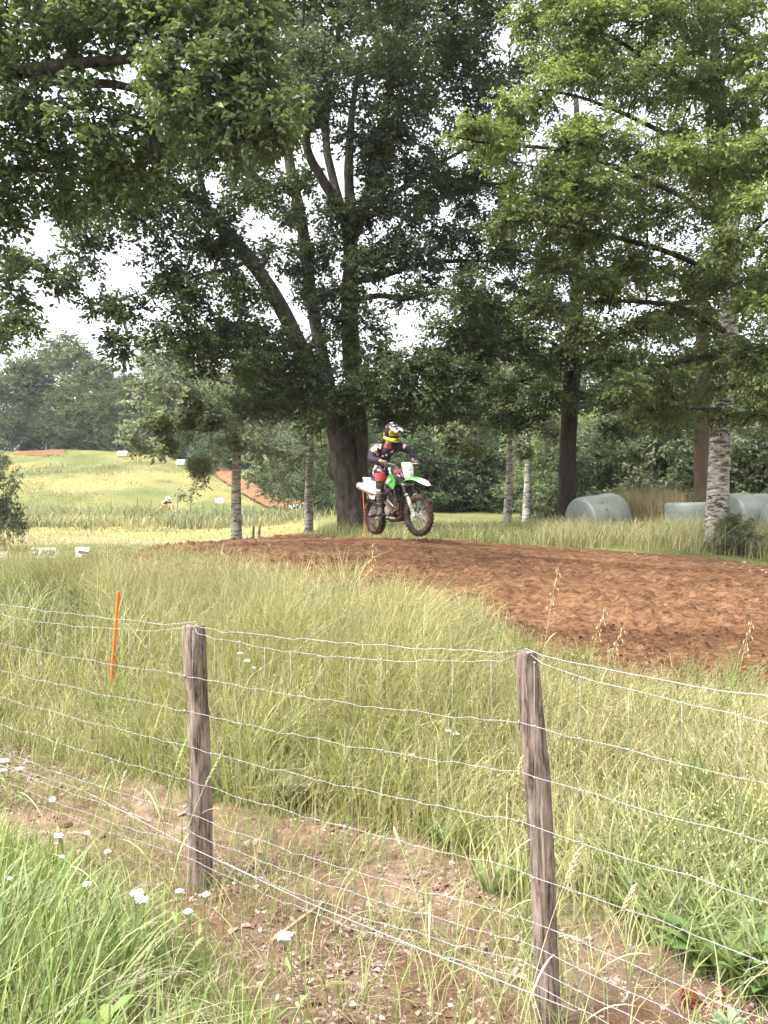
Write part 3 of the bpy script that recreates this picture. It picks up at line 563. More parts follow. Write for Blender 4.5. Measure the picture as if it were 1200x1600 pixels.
for a in [(SH_B,395,88,1.6,'dark laurel above the far dirt ramp'),(SH_A,440,80,1.6,'pale hawthorn over the middle of the far dirt ramp'),(SH_B,475,68,1.4,'dark laurel at the foot of the far dirt ramp'),(SH_A,505,52,1.2,'hawthorn between the slim poplar and the oak trunk'),(SH_B,545,46,1.2,'dark laurel behind the rear wheel'),
          (SH_B,600,42,1.1,'dark laurel behind the rider'),(SH_B,645,40,1.15,'dark laurel behind the front fender'),(SH_A,690,42,1.1,'hawthorn just right of the rider'),(SH_B,735,40,1.1,'dark laurel left of the straight pale poplar'),(SH_B,772,42,1.1,'dark laurel against the straight pale poplar'),
          (SH_C,852,34,.72,'bright willow bush between the rough poplar and the dark trunk'),(SH_A,920,32,.85,'pale hawthorn behind the tilted silage bale'),(SH_B,975,30,.95,'laurel in the gap between the bales'),(SH_A,1020,28,.95,'hawthorn left of the red brown trunk'),(SH_B,1070,30,.95,'laurel hidden behind the middle bale'),(SH_A,1180,28,.95,'hawthorn right of the pale barked tree'),(SH_A,1240,26,1.0,'hawthorn at the right edge behind the bale pair'),
          (SH_C,905,38,.9,'tall willow bush right of the dark trunk')]:
    place(a[0], a[1], a[2], a[3], a[4], 'shrub', SG)
# undergrowth under the hilltop row
UG = 'undergrowth at the foot of the hilltop wood'
for i, (px, d, s) in enumerate([(20,101,1.6),(75,102,1.5),(125,101,1.7),(165,100,1.6),(200,98,1.6),(235,96,1.6),(270,96,1.6),(305,92,1.6),(345,86,1.4),(375,82,1.5)]):
    place(SH_B, px, d, s, 'dark laurel thicket at the foot of the hilltop wood', 'shrub', UG)
# bush at the left edge
place(SH_A, -34, 24, .46, 'round olive bush at the left edge of the low field', 'shrub', None, sz=1.6)
place(SH_A, 1148, 14.0, .16, 'small dark bush at the foot of the pale barked tree', 'shrub', None)
for o in [o for o in COL.objects if o.parent is None and o.name.split('.')[0] in ('ash_tree','maple_tree') ]:
    pass
# ------------------------------------------------------------------ grasses
def blades(name, X, Y, h, w, bend, c0, c1, segs=3, lean=None, heads=0., mat=None, kind='stuff', z=None, wind=(.35, -.1), tip=None):
    rng = RNG; n = len(X); Z = (hgt(X, Y) if z is None else z)-.02
    a = rng.uniform(0, 2*math.pi, n); dx = (np.cos(a)+2.4*fbm(X, Y, 1.1, 3, 200)+.1)*bend; dy = (np.sin(a)+2.4*fbm(X, Y, 1.1, 3, 210))*bend
    hd = np.hypot(dx, dy)+1e-9; sx, sy = -dy/hd, dx/hd
    # face the width partly at random
    rt = rng.normal(0, .8, n); sx, sy = sx*np.cos(rt)-sy*np.sin(rt), sx*np.sin(rt)+sy*np.cos(rt)
    m = 2*segs+1; V = np.empty((n, m, 3)); C = np.empty((n, m, 3))
    t = np.clip(rng.normal(.5, .3, n), 0, 1)[:, None]; col = np.asarray(c0)*(1-t)+np.asarray(c1)*t; col = col*rng.uniform(.8, 1.2, (n, 1))
    tp = col if tip is None else col*.5+np.asarray(tip)*.5
    for i in range(segs+1):
        k = i/segs; cx = X+dx*h*k**2; cy = Y+dy*h*k**2; cz = Z+h*(k-.28*k**3*np.minimum(bend*1.6, 1.6))
        cc = col*(1-k)+tp*k
        if i < segs:
            ww = w*(1-.75*k**1.5)/2
            V[:, 2*i] = np.stack([cx-sx*ww, cy-sy*ww, cz], -1); V[:, 2*i+1] = np.stack([cx+sx*ww, cy+sy*ww, cz], -1); C[:, 2*i] = cc; C[:, 2*i+1] = cc
        else: V[:, m-1] = np.stack([cx, cy, cz], -1); C[:, m-1] = cc
    T = []
    for i in range(segs-1): q = 2*i; T += [[q, q+1, q+3], [q, q+3, q+2]]
    T += [[m-3, m-2, m-1]]
    T = (np.arange(n)[:, None, None]*m+np.array(T)[None]).reshape(-1, 3)
    V = V.reshape(-1, 3); C = C.reshape(-1, 3)
    if heads > 0:      # seed heads : short plump spikelets near the tips of some stems
        s = np.where(rng.random(n) < heads)[0]; tipv = V.reshape(n, m, 3)[s, m-1]; k_ = 7
        j = np.arange(k_)/k_; ax = unit(np.stack([dx[s]*1.8, dy[s]*1.8, np.full(len(s), .75)], -1))
        P = tipv[:, None]-ax[:, None]*(j[None, :, None]*.085)+rng.normal(0, .004, (len(s), k_, 3))
        A = unit(ax[:, None]+rng.normal(0, .38, (len(s), k_, 3))); Nn = unit(np.cross(A, rng.normal(0, 1, A.shape)))
        HV, HT = leaf_geo(P.reshape(-1, 3), A.reshape(-1, 3), Nn.reshape(-1, 3), np.full(len(s)*k_, .021), np.full(len(s)*k_, .006))
        hc = np.repeat(palette(len(s), (.20, .20, .09), (.36, .32, .17), rng), k_*4, 0)
        T = np.concatenate([T, HT+len(V)]); V = np.concatenate([V, HV]); C = np.concatenate([C, hc])
    o = mesh_np(name, V, T, mat or GRASS, C)
    if kind: o['kind'] = kind
    return o
def scatter(n, poly, clump=None, inside=None, avoid=None):
    xs = [q[0] for q in poly]; ys = [q[1] for q in poly]; X = []; Y = []; c = 0
    while c < n:
        x = RNG.uniform(min(xs), max(xs), n*2); y = RNG.uniform(min(ys), max(ys), n*2); k = inpoly(x, y, poly)
        if avoid is not None:
            for av in avoid: k &= ~inpoly(x, y, av)
        if clump: k &= (fbm(x, y, clump[0], 3, clump[2])+.5) > RNG.uniform(.5-clump[1], .5+clump[1], len(x))
        X.append(x[k]); Y.append(y[k]); c += k.sum()
    return np.concatenate(X)[:n], np.concatenate(Y)[:n]
RF = RUBBLE[:10]      # far edge of the rubble, left to right
# darker green rank grass at the left before the track
RANK = [(-7.0, 5.9), (-3.2, 6.2), (-2.35, 6.8), (-2.5, 8.2), (-3.1, 9.8), (-4.4, 12.5), (-6.5, 13.5), (-9, 12)]
RANKIN = [(-7.0, 6.3), (-3.5, 6.5), (-2.75, 7.0), (-2.9, 8.1), (-3.6, 9.7), (-9, 12)]
# tall grass behind the fence, up to the track
TALL = [(-6.2, 7.0)]+RF[:8]+[(2.0, 2.35), (3.4, 2.6), (4.2, 5.2), P2(1200, 6.25), P2(1000, 6.35), P2(870, 6.75), P2(800, 7.2), P2(740, 7.8), P2(600, 8.6), P2(400, 9.4), P2(240, 10.2), (-5.4, 11.0)]
def edge_h(X, Y):
    """shorter towards the rubble and the lower right"""
    d = polydist(X, Y, RUBBLE); return np.clip(.30+d*.55, .28, .88)*np.clip(.45+polydist(X, Y, TRACK)*.45, .45, 1)
YG0, YG1 = (.145, .175, .058), (.42, .395, .18)
X, Y = scatter(46000, TALL, (.7, .3, 61), avoid=[RANKIN]); eh = edge_h(X, Y); rb = np.clip(1-(X-.2)/2.2, .42, 1)
blades('tall_grass', X, Y, eh*rb*(.95+1.1*fbm(X, Y, .55, 3, 90))*RNG.uniform(.45, 1.2, len(X)), RNG.uniform(.004, .0105, len(X)), RNG.uniform(.12, .85, len(X)), YG0, YG1, 3)
X, Y = scatter(8500, TALL, (.9, .3, 62), avoid=[RANKIN]); eh = edge_h(X, Y); rb = np.clip(1-(X-.2)/3.0, .6, 1)
blades('seeding_grass', X, Y, eh*rb*RNG.uniform(.75, 1.22, len(X))*.9, np.full(len(X), .0036), RNG.uniform(.08, .35, len(X)), (.25, .25, .11), (.44, .41, .23), 4, heads=.85)
X, Y = scatter(15000, TALL, (.5, .3, 63), avoid=[RANKIN]); eh = edge_h(X, Y)
blades('dry_grass', X, Y, eh*RNG.uniform(.3, .75, len(X))*.8, RNG.uniform(.003, .006, len(X)), RNG.uniform(.3, 1.1, len(X)), (.36, .33, .18), (.56, .50, .31), 4)
X, Y = scatter(20000, RANK, (.8, .3, 64)); X = X+RNG.normal(0, .28, len(X)); Y = Y+RNG.normal(0, .28, len(Y)); blades('rank_grass', X, Y, np.where(Y > 9.3, .5, 1)*RNG.uniform(.25, .66, len(X)), RNG.uniform(.006, .014, len(X)), RNG.uniform(.15, .7, len(X)), (.062, .085, .034), (.145, .165, .07), 3, heads=.06)
# tussocks : ragged clumps that stand above the rest
def tussocks(name, poly, nc, per, h0, h1_, c0, c1, seed, w=(.004, .010), rad=.055, heads=0., taper=False):
    cx, cy = scatter(nc, poly, (1.0, .3, seed)); k = np.repeat(np.arange(nc), per); hs = RNG.uniform(h0, h1_, nc)
    if taper: hs = hs*np.clip(1-(cx/cy*FPX+600-560)/420, .25, 1)
    X = cx[k]+RNG.normal(0, rad, nc*per); Y = cy[k]+RNG.normal(0, rad, nc*per); q = RNG.uniform(.75, 1.3, (nc, 3))
    blades(name, X, Y, hs[k]*RNG.uniform(.5, 1.15, nc*per), RNG.uniform(w[0], w[1], nc*per), RNG.uniform(.12, .9, nc*per), c0, c1, 4, heads=heads)
UPPER = [P2(250, 7.6), P2(430, 6.6), P2(700, 5.6), P2(860, 5.0), P2(1250, 4.2), P2(1250, 6.2), P2(1000, 6.3), P2(870, 6.7), P2(800, 7.1), P2(740, 7.7), P2(600, 8.5), P2(400, 9.3), P2(250, 10)]
tussocks('tussock_grass', UPPER, 100, 64, .50, .90, (.20, .22, .08), (.46, .43, .21), 94, heads=.16, taper=True)
tussocks('tussock_grass', TALL, 120, 70, .35, .80, (.16, .20, .06), (.36, .36, .145), 95, heads=.12, taper=True)
tussocks('tussock_grass', TALL, 60, 60, .25, .55, (.10, .15, .04), (.21, .25, .08), 96, w=(.006, .013))
tussocks('tussock_grass', [P2(60, 6), P2(120, 8), P2(260, 9.4), P2(420, 9.2), P2(330, 7)], 46, 70, .40, .74, (.065, .09, .034), (.16, .185, .07), 97)
# verge on the near side of the fence
VERGE = [(-4.4, 5.2), (-3.1, 4.72), (-1.9, 3.85), (-1.15, 3.3), (-.6, 2.72), (-.28, 2.3), (-.02, 1.9), (.3, 1.5), (.2, 1.0), (-1.8, 1.0), (-4.5, 2.5)]
X, Y = scatter(17000, VERGE, (.5, .32, 65)); hh = np.clip(.16+polydist(X, Y, RUBBLE)*.62, .14, .62)*RNG.uniform(.6, 1.15, len(X))
blades('verge_grass', X, Y, hh, RNG.uniform(.004, .013, len(X)), RNG.uniform(.06, .65, len(X)), (.10, .165, .04), (.33, .37, .15), 4)
X, Y = scatter(8000, VERGE, (.4, .3, 66)); hh = np.clip(.14+polydist(X, Y, RUBBLE)*.45, .12, .5)*RNG.uniform(.5, 1.1, len(X))
blades('dry_grass', X, Y, hh, RNG.uniform(.003, .005, len(X)), RNG.uniform(.4, 1.3, len(X)), (.36, .34, .22), (.56, .52, .36), 5)
# thin growth in the rubble and at the lower right
THIN = [(-4.6, 6.3), (-2.9, 5.55), (-.75, 4.2), (.35, 3.6), (1.3, 2.75), (2.2, 2.1), (1.6, .8), (.3, 1.2), (-.02, 1.9), (-.6, 2.72), (-1.9, 3.85), (-4.4, 5.2)]
X, Y = scatter(6500, THIN, (.35, .22, 67)); blades('thin_grass', X, Y, RNG.uniform(.05, .32, len(X)), RNG.uniform(.003, .006, len(X)), RNG.uniform(.2, 1.0, len(X)), (.15, .20, .06), (.34, .33, .16), 4)
X, Y = scatter(15000, THIN, (.3, .3, 91)); blades('straw_litter', X, Y, RNG.uniform(.03, .09, len(X)), RNG.uniform(.002, .0045, len(X)), RNG.uniform(1.2, 3.2, len(X)), (.13, .075, .05), (.45, .35, .26), 2)
FRONT = [(-.25, 2.2), (.15, 1.75), (.9, 1.3), (1.0, .9), (-.4, .9)]
X, Y = scatter(5200, FRONT, (.3, .3, 68)); blades('thin_grass', X, Y, RNG.uniform(.08, .30, len(X)), RNG.uniform(.003, .006, len(X)), RNG.uniform(.2, .9, len(X)), (.17, .22, .08), (.36, .35, .18), 4)
X, Y = scatter(8000, FRONT, (.3, .3, 92)); blades('straw_litter', X, Y, RNG.uniform(.03, .10, len(X)), RNG.uniform(.002, .004, len(X)), RNG.uniform(1.0, 3.0, len(X)), (.26, .19, .13), (.54, .46, .34), 2)
# grass along the far side of the track and under the trees
BACK = [(-1.6, 17.4), P2(560, 16.6), P2(640, 15.4), P2(800, 15.2), P2(920, 14.8), P2(1050, 14.1), P2(1200, 13.4), P2(1400, 12.8), P2(1400, 20), P2(1000, 26), P2(700, 30), P2(520, 30)]
X, Y = scatter(24000, BACK, (1.2, .3, 69)); rt = np.clip((X/Y*FPX+600-700)/350, 0, 1)
blades('meadow_grass', X, Y, (.32+.42*rt)*RNG.uniform(.5, 1.2, len(X)), RNG.uniform(.010, .020, len(X)), RNG.uniform(.2, .85, len(X)), (.12, .15, .055), (.34, .33, .15), 3)
GAP = [P2(960, 20), P2(1060, 18), P2(1070, 22), P2(960, 24)]
X, Y = scatter(5000, GAP, None); blades('dry_grass', X, Y, RNG.uniform(.6, 1.7, len(X)), RNG.uniform(.008, .018, len(X)), RNG.uniform(.1, .5, len(X)), (.16, .145, .07), (.30, .265, .14), 3)
X, Y = scatter(7000, [P2(840, 15.2), P2(1050, 14.2), P2(1400, 12.9), P2(1400, 18), P2(880, 19)], (1.1, .25, 93)); blades('seeding_grass', X, Y, RNG.uniform(.3, .75, len(X)), RNG.uniform(.006, .013, len(X)), RNG.uniform(.15, .9, len(X)), (.22, .21, .095), (.42, .38, .21), 3, heads=.3)
# far field and hill : tufts
FIELD = [P2(540, 22), P2(480, 21), (-6.8, 22.5), (-7.5, 17), (-14, 17), (-42, 60), (-62, 98), P2(300, 93), P2(330, 80), P2(400, 66), P2(460, 57), P2(560, 50), P2(600, 30)]
X, Y = scatter(50000, FIELD, (6, .3, 70), avoid=[FARTRK, HILLTRK])
bk = np.exp(-((Y-44-(X+10)*.12)/4.5)**2)      # rank bank across the foot of the hill
low = np.clip((Y-24)/8, .0, 1)
hh = (.12+.20*fbm(X, Y, 5, 3, 71)+.8*bk*(.5+fbm(X, Y, 2.2, 3, 72)))*RNG.uniform(.5, 1.3, len(X)); hh = np.clip(hh, .05, 1.1)
near = Y < 36
blades('field_grass', X, Y, hh, np.where(near, .02, .045)*RNG.uniform(.6, 1.3, len(X)), RNG.uniform(.3, .9, len(X)), (.115, .125, .05), (.28, .26, .115), 2)
X, Y = scatter(20000, FIELD, (2.2, .22, 73)); k = np.abs(Y-44-(X+10)*.12) < 5.5; X, Y = X[k], Y[k]
blades('rank_grass', X, Y, RNG.uniform(.4, 1.2, len(X)), RNG.uniform(.03, .06, len(X)), RNG.uniform(.2, .7, len(X)), (.14, .17, .07), (.27, .28, .12), 3)

FB = [P2(-40, 38), P2(120, 37), P2(300, 38), P2(450, 40), P2(460, 52), P2(300, 52), P2(100, 50), P2(-40, 50)]
def field_tussocks(nc, per, poly, c0, c1, seed, h0, h1_, rad):
    cx, cy = scatter(nc, poly, (4, .25, seed)); k = np.repeat(np.arange(nc), per); hs = RNG.uniform(h0, h1_, nc)
    X = cx[k]+RNG.normal(0, rad, nc*per); Y = cy[k]+RNG.normal(0, rad, nc*per)
    blades('tussock_grass', X, Y, hs[k]*RNG.uniform(.5, 1.15, nc*per), RNG.uniform(.03, .055, nc*per), RNG.uniform(.2, .9, nc*per), c0, c1, 2)
field_tussocks(150, 40, FB, (.075, .10, .045), (.17, .19, .085), 98, .5, 1.1, .5)
field_tussocks(110, 36, FB, (.20, .20, .10), (.40, .37, .20), 99, .5, 1.0, .45)
field_tussocks(120, 24, [P2(20, 56), P2(330, 60), P2(330, 78), P2(240, 90), P2(20, 90)], (.10, .12, .05), (.26, .25, .11), 89, .25, .6, .6)
# ------------------------------------------------------------------ wire fence
def wood(name, c0, c1, c2):
    m, t, p, o = nodes(name); v = coords(t, (1, 1, .09)); n1 = noise(t, v, 62, 9, .75, .35); v2 = coords(t, (1, 1, .5)); n2 = noise(t, v2, 9, 5, .6)
    mm = N(t, 'ShaderNodeMix', data_type='RGBA', blend_type='MULTIPLY'); mm.inputs[0].default_value = 1
    L(t, ramp(t, n1, [(.39, c0), (.5, c1), (.66, c2)]), mm.inputs[6]); L(t, ramp(t, n2, [(.30, (.38, .34, .32)), (.40, (.85, .82, .80)), (.65, (1.15, 1.12, 1.08))]), mm.inputs[7])
    L(t, mm.outputs[2], p.inputs['Base Color']); p.inputs['Roughness'].default_value = .9; p.inputs['Specular IOR Level'].default_value = .15; bump(t, p, n1, 1., .006); return m
POSTW = wood('post_wood', (.035, .026, .021), (.185, .145, .12), (.33, .275, .235))
WIRE = mat_noise('galvanised_wire', [(.3, (.22, .22, .23)), (.7, (.38, .38, .40))], 60, (1, 1, 1), .6, .35, .2, .001, .5)
STAYW = mat_noise('dull_wire', [(.3, (.16, .16, .16)), (.7, (.30, .30, .31))], 60, (1, 1, 1), .6, .5, 0)
P0 = np.array([-.815, 3.40]); P1 = np.array([.440, 2.43]); FD = P1-P0
fence = empty('wire_fence', (P0[0], P0[1], h1(*P0)), label='sagging sheep wire fence on weathered split wooden posts in front of the tall grass', cat='fence')
FB = np.array(fence.location)
def post(name, x, y, top, lean, r, seed, lab=None, label=None):
    """split chestnut post : grooved, flat faces, worn"""
    rr = random.Random(seed); z0 = h1(x, y)-.35; H = top-z0; n = 26; rings = []
    ph = [rr.uniform(0, 6.28) for _ in range(5)]; gro = {rr.randrange(n): rr.uniform(.10, .28) for _ in range(6)}
    for i in range(27):
        k = i/26; ring = []
        kk = (k-.35/H)/(1-.35/H)
        cx = x+lean[0]*(1-kk)+.006*math.sin(k*7+ph[0]); cy = y+lean[1]*(1-kk)+.005*math.sin(k*6+ph[1])
        rk = r*(1.0+.06*math.sin(k*9+ph[2])+.03*rr.uniform(-1, 1))*(1.04-.08*k)
        if i == 26: rk *= .9
        for j in range(n):
            a = 2*math.pi*j/n; q = 1+.10*math.cos(2*a+ph[3])+.05*math.cos(3*a+ph[4]+k*1.2)
            q -= gro.get((j+int(2.2*math.sin(k*4+ph[1]))) % n, 0)*(.5+.5*math.sin(k*11+j))
            q += rr.uniform(-.018, .018)
            ring.append((cx+math.cos(a)*rk*q-FB[0], cy+math.sin(a)*rk*q-FB[1], z0+H*k-FB[2]+(rr.uniform(-.006, .006) if i == 26 else 0)))
        rings.append(ring)
    mb = MB(); mb.rings(rings); o = mb.build('fence_post', POSTW, fence, sharp=55)
    if label: o['label'] = label
    return o
TOP0, TOP1 = W(0, 978, 3.40)[2], W(0, 1020, 2.43)[2]
post('a', P0[0], P0[1], TOP0, (.02, 0), .046, 5, label='straight grooved post with a splintered hollow halfway up')
post('b', P1[0], P1[1], TOP1, (.072, -.02), .0365, 9, label='leaning post, rotten and split towards its foot')
PL = P0-FD*1.62; PR = P1+FD*1.55
TL, TR = 1.10, 1.10
post('c', PL[0], PL[1], TL, (.02, 0), .045, 12); post('d', PR[0], PR[1], TR, (.03, 0), .045, 15)
nrm = np.array([FD[1], -FD[0]])/np.linalg.norm(FD)      # towards the camera side
if nrm[1] > 0: nrm = -nrm
KN = [(PL, TL), (P0, TOP0), (P1, TOP1), (PR, TR)]
def along(s, dz, sag, off=.052):
    """s: 0 at left post, 1 first post, 2 second, 3 right post"""
    i = min(int(s), 2); t = s-i; a, za = KN[i]; b_, zb = KN[i+1]; p = a*(1-t)+b_*t
    return np.array([p[0]+nrm[0]*off, p[1]+nrm[1]*off, za*(1-t)+zb*t+dz-sag*4*t*(1-t)])-FB
WZ = [0.006, -.012, -.205, -.355, -.505, -.650, -.790, -.865, -.925, -.975]     # line wires below the post top
SAG = [.018, .062, .022, .020, .018, .02, .03, .035, .05, .05]
stay_s = [k*.145/1.606 for k in range(1, 60)]
spans = [(0, 1, 1.62), (1, 2, 1.0), (2, 3, 1.55)]
stays = []
for i0, i1, ln in spans:
    n_ = int(round(ln*1.606/.15)); stays += [i0+(k+.35)/n_ for k in range(n_)]
rw = random.Random(4)
def wz(i, s):
    return along(s, WZ[i]+.0025*math.sin(s*31+i*2.1)+.002*math.sin(s*53+i)+.0022*math.sin(s*97+i*3.3), SAG[i]*(1.0 if s < 1 else (.8 if s < 2 else 1.2)), .050+.004*math.sin(s*23+i))
for i in range(len(WZ)):
    mb = MB(); pts = []
    S = sorted(set([0, 1, 2, 3]+[k*.035 for k in range(int(3/.035)+1)]))
    for s in S:
        p = wz(i, s)
        if i <= 1:      # over the post tops
            f = min(abs(s-1), abs(s-2)); 
            if f < .035: p[2] += .012*(1-f/.035); p[0] -= nrm[0]*.05*(1-f/.035); p[1] -= nrm[1]*.05*(1-f/.035)
        pts.append(p)
    mb.tube(pts, .0010 if i else .0012, 5)
    if i >= 1:
        for s in stays: mb.ball(wz(i, s), (.0042, .0042, .0032), 6, 4)
    mb.build('line_wire', WIRE, fence, sharp=0)
for s in stays:
    mb = MB(); skew = rw.uniform(-.012, .012); pts = [wz(i, max(0, min(2.999, s+skew*(1 if i % 2 else -.4)*(i > 4)))) for i in range(1, len(WZ))]
    mb.tube([p+np.array([nrm[0], nrm[1], 0])*.002 for p in pts], .0010, 4)
    mb.build('stay_wire', STAYW, fence, sharp=0)
STEEL = mat_noise('staple_steel', [(.3, (.25, .23, .22)), (.7, (.45, .43, .42))], 30, (1, 1, 1), .5, .8, 0)
for s in (1, 2):
    for i in range(2, len(WZ)-2):
        p = wz(i, s); mb = MB(); q = np.array([nrm[0], nrm[1], 0])
        mb.tube([p+(-.012*q)+[0, 0, .007], p+.004*q+[0, 0, .006], p+.006*q, p+.004*q+[0, 0, -.006], p-.012*q+[0, 0, -.007]], .0024, 5); mb.build('staple', STEEL, fence, sharp=0)
# loose strand lying off the fence foot
mb = MB(); mb.tube([W(0, 1192, 4.7)-FB, W(130, 1235, 4.2)-FB, W(300, 1325, 3.3)-FB, W(480, 1410, 2.85)-FB, W(700, 1500, 2.4)-FB, W(900, 1580, 2.1)-FB], .0016, 5); mb.build('line_wire', WIRE, fence, sharp=0)

# marker stakes
ORANGE = mat_noise('orange_paint', [(.3, (.75, .13, .02)), (.7, (.9, .2, .035))], 12, (1, 1, .3), .55, 0, .2, .002, .3)
def lath(px0, py0, px1, d, w, label, group='orange marker laths along the track'):
    top = W(px0, py0, d); g = G(px1, d); o = empty('marker_lath', g, label=label, cat='stake', group=group)
    ax = Vector(tuple(top-g)); mb = MB(); m_ = ax.to_track_quat('Z', 'Y').to_matrix()
    mb.box(ax*.46, (w, .012, ax.length*1.12), m_, .003); mb.build('stake', ORANGE, o); return o
lath(185, 928, 170, 5.75, .043, 'thin orange marker lath leaning in the tall grass left of the left fence post')
lath(567, 764, 571, 15.6, .055, 'orange marker lath standing upright behind the rear wheel')
lath(1066, 771, 1067, 18.8, .04, 'small orange marker lath between the bales')
# ------------------------------------------------------------------ motorcycle
TYRE = mat_noise('muddy_rubber', [(.40, (.02, .016, .014)), (.54, (.075, .042, .030)), (.72, (.15, .088, .062))], 7, (1, 1, 1), .9, 0, .6, .008, .1)
MUD = mat_noise('muddy_engine', [(.3, (.025, .02, .018)), (.5, (.085, .05, .038)), (.7, (.16, .09, .065))], 11, (1, 1, 1), .75, .2, .5, .006)
BLACKM = mat_noise('black_frame', [(.3, (.015, .015, .016)), (.75, (.045, .04, .038))], 9, (1, 1, 1), .5, .1, .1, .002)
ALU = mat_noise('dusty_aluminium', [(.3, (.32, .31, .30)), (.7, (.55, .54, .53))], 10, (1, 1, 1), .42, .7, .1, .002)
DISC = mat_noise('disc_steel', [(.3, (.10, .095, .09)), (.7, (.24, .23, .22))], 10, (1, 1, 1), .5, .6, 0)
GREEN = mat_noise('green_plastic', [(.33, (.14, .11, .05)), (.42, (.07, .34, .05)), (.6, (.085, .46, .06)), (.85, (.15, .40, .09))], 9, (1, 1, 1), .35, 0, .05, .002, .5)
WHITE = mat_noise('white_plastic', [(.33, (.22, .13, .09)), (.40, (.62, .58, .54)), (.5, (.78, .77, .76)), (.8, (.83, .83, .83))], 9, (1, 1, 1), .4, 0, .05, .002, .45)
GUARD = mat_noise('scuffed_guard', [(.38, (.07, .09, .04)), (.5, (.35, .36, .28)), (.62, (.72, .72, .68))], 18, (1, 1, 1), .5, 0, .1, .002)
SEATM = mat_noise('seat_vinyl', [(.3, (.02, .02, .022)), (.8, (.05, .048, .046))], 30, (1, 1, 1), .75, 0, .2, .002)
INK = mat_noise('black_print', [(.3, (.02, .02, .02)), (.7, (.05, .05, .05))], 9, (1, 1, 1), .6, 0, 0)
BZ = 1.6-36.0/FPX*13.85-.00
bike = empty('motorcycle', (.24, 13.80, BZ), (R(6.5), 0, math.atan2(-.863, .5046)), label='green and white motocross bike with muddy tyres cresting the dirt jump', cat='motorcycle')
HEAD = Vector((.43, 0, .95)); SAX = Vector((-.46, 0, .89)).normalized(); STEER = Matrix.Rotation(R(9), 3, SAX)
def steer(mb): mb.v = [tuple(HEAD+STEER@(Vector(v)-HEAD)) for v in mb.v]; return mb
def V3(*a): return Vector(a)
def wheel(cx, R0, rm, front):
    w_ = MB(); c = V3(cx, 0, R0); mj = R0-rm; prof = [(mj+rm*.98*math.cos(a), rm*1.02*math.sin(a)) for a in [2*math.pi*k/14 for k in range(14)]]
    w_.lathe(c, (0, 1, 0), prof, 44, closed=True)
    nk = 34
    for k in range(nk):
        a = 2*math.pi*k/nk; rot = Matrix.Rotation(-a, 3, 'Y')
        for y, dr, sz in ((-.026 if front else -.036, -.006, 1), (0, 0, 1), (.026 if front else .036, -.006, 1)):
            aa = a+(math.pi/nk if y == 0 else 0); rot = Matrix.Rotation(-aa, 3, 'Y')
            w_.box(c+rot@V3(R0+dr-.001, y, 0), (.018, .019 if front else .027, .026), rot)
    fx = steer if front else (lambda q: q)
    return c, mj-rm, fx, fx(w_).build('tyre', TYRE, None, sharp=45)
def add_wheel(cx, R0, rm, front):
    c, ri, fx, tyre = wheel(cx, R0, rm, front)
    wh = bpy.data.objects.new('wheel', None); link(wh, bike); tyre.parent = wh
    m = MB(); m.lathe(c, (0, 1, 0), [(ri+.012, -.03), (ri+.012, .03), (ri-.004, .032), (ri-.016, .012), (ri-.016, -.012), (ri-.004, -.032)], 44, closed=True); fx(m).build('rim', BLACKM, wh)
    m = MB(); m.lathe(c, (0, 1, 0), [(.012, -.085), (.034, -.08), (.034, -.055), (.022, -.05), (.022, .05), (.036, .055), (.036, .08), (.012, .085)], 16, True); fx(m).build('hub', ALU, wh)
    m = MB()
    for k in range(32):
        a = 2*math.pi*k/32; s = 1 if k % 2 else -1; b_ = a+s*(.6 if k % 4 < 2 else -.6)
        m.tube([c+V3(math.cos(b_)*.034, s*.055, math.sin(b_)*.034), c+V3(math.cos(a)*(ri-.012), s*.006, math.sin(a)*(ri-.012))], .0026, 4, False)
    fx(m).build('spokes', ALU, wh, sharp=0)
    m = MB(); y = .068 if front else -.07; rd = .128 if front else .118
    m.lathe(c, (0, 1, 0), [(rd*.62, y-.002), (rd, y-.002), (rd*.985, y+.002), (rd*.62, y+.002)], 36, closed=True)
    for k in range(5):
        a = 2*math.pi*k/5; m.tube([c+V3(math.cos(a)*.03, y, math.sin(a)*.03), c+V3(math.cos(a)*rd*.66, y, math.sin(a)*rd*.66)], .007, 5)
    fx(m).build('brake_disc', DISC, wh)
    return c
CF = add_wheel(.74, .348, .046, True); CR = add_wheel(-.74, .335, .056, False)
# sprocket and chain on the left
m = MB(); m.lathe(CR, (0, 1, 0), [(.07, .066), (.115, .066), (.115, .072), (.07, .072)], 40, closed=True); m.build('sprocket', BLACKM, bike)
m = MB(); m.tube([CR+V3(0, .07, .115), V3(-.1, .075, .46)], .008, 5); m.tube([CR+V3(0, .07, -.115), V3(-.1, .075, .36)], .008, 5); m.build('chain', BLACKM, bike)
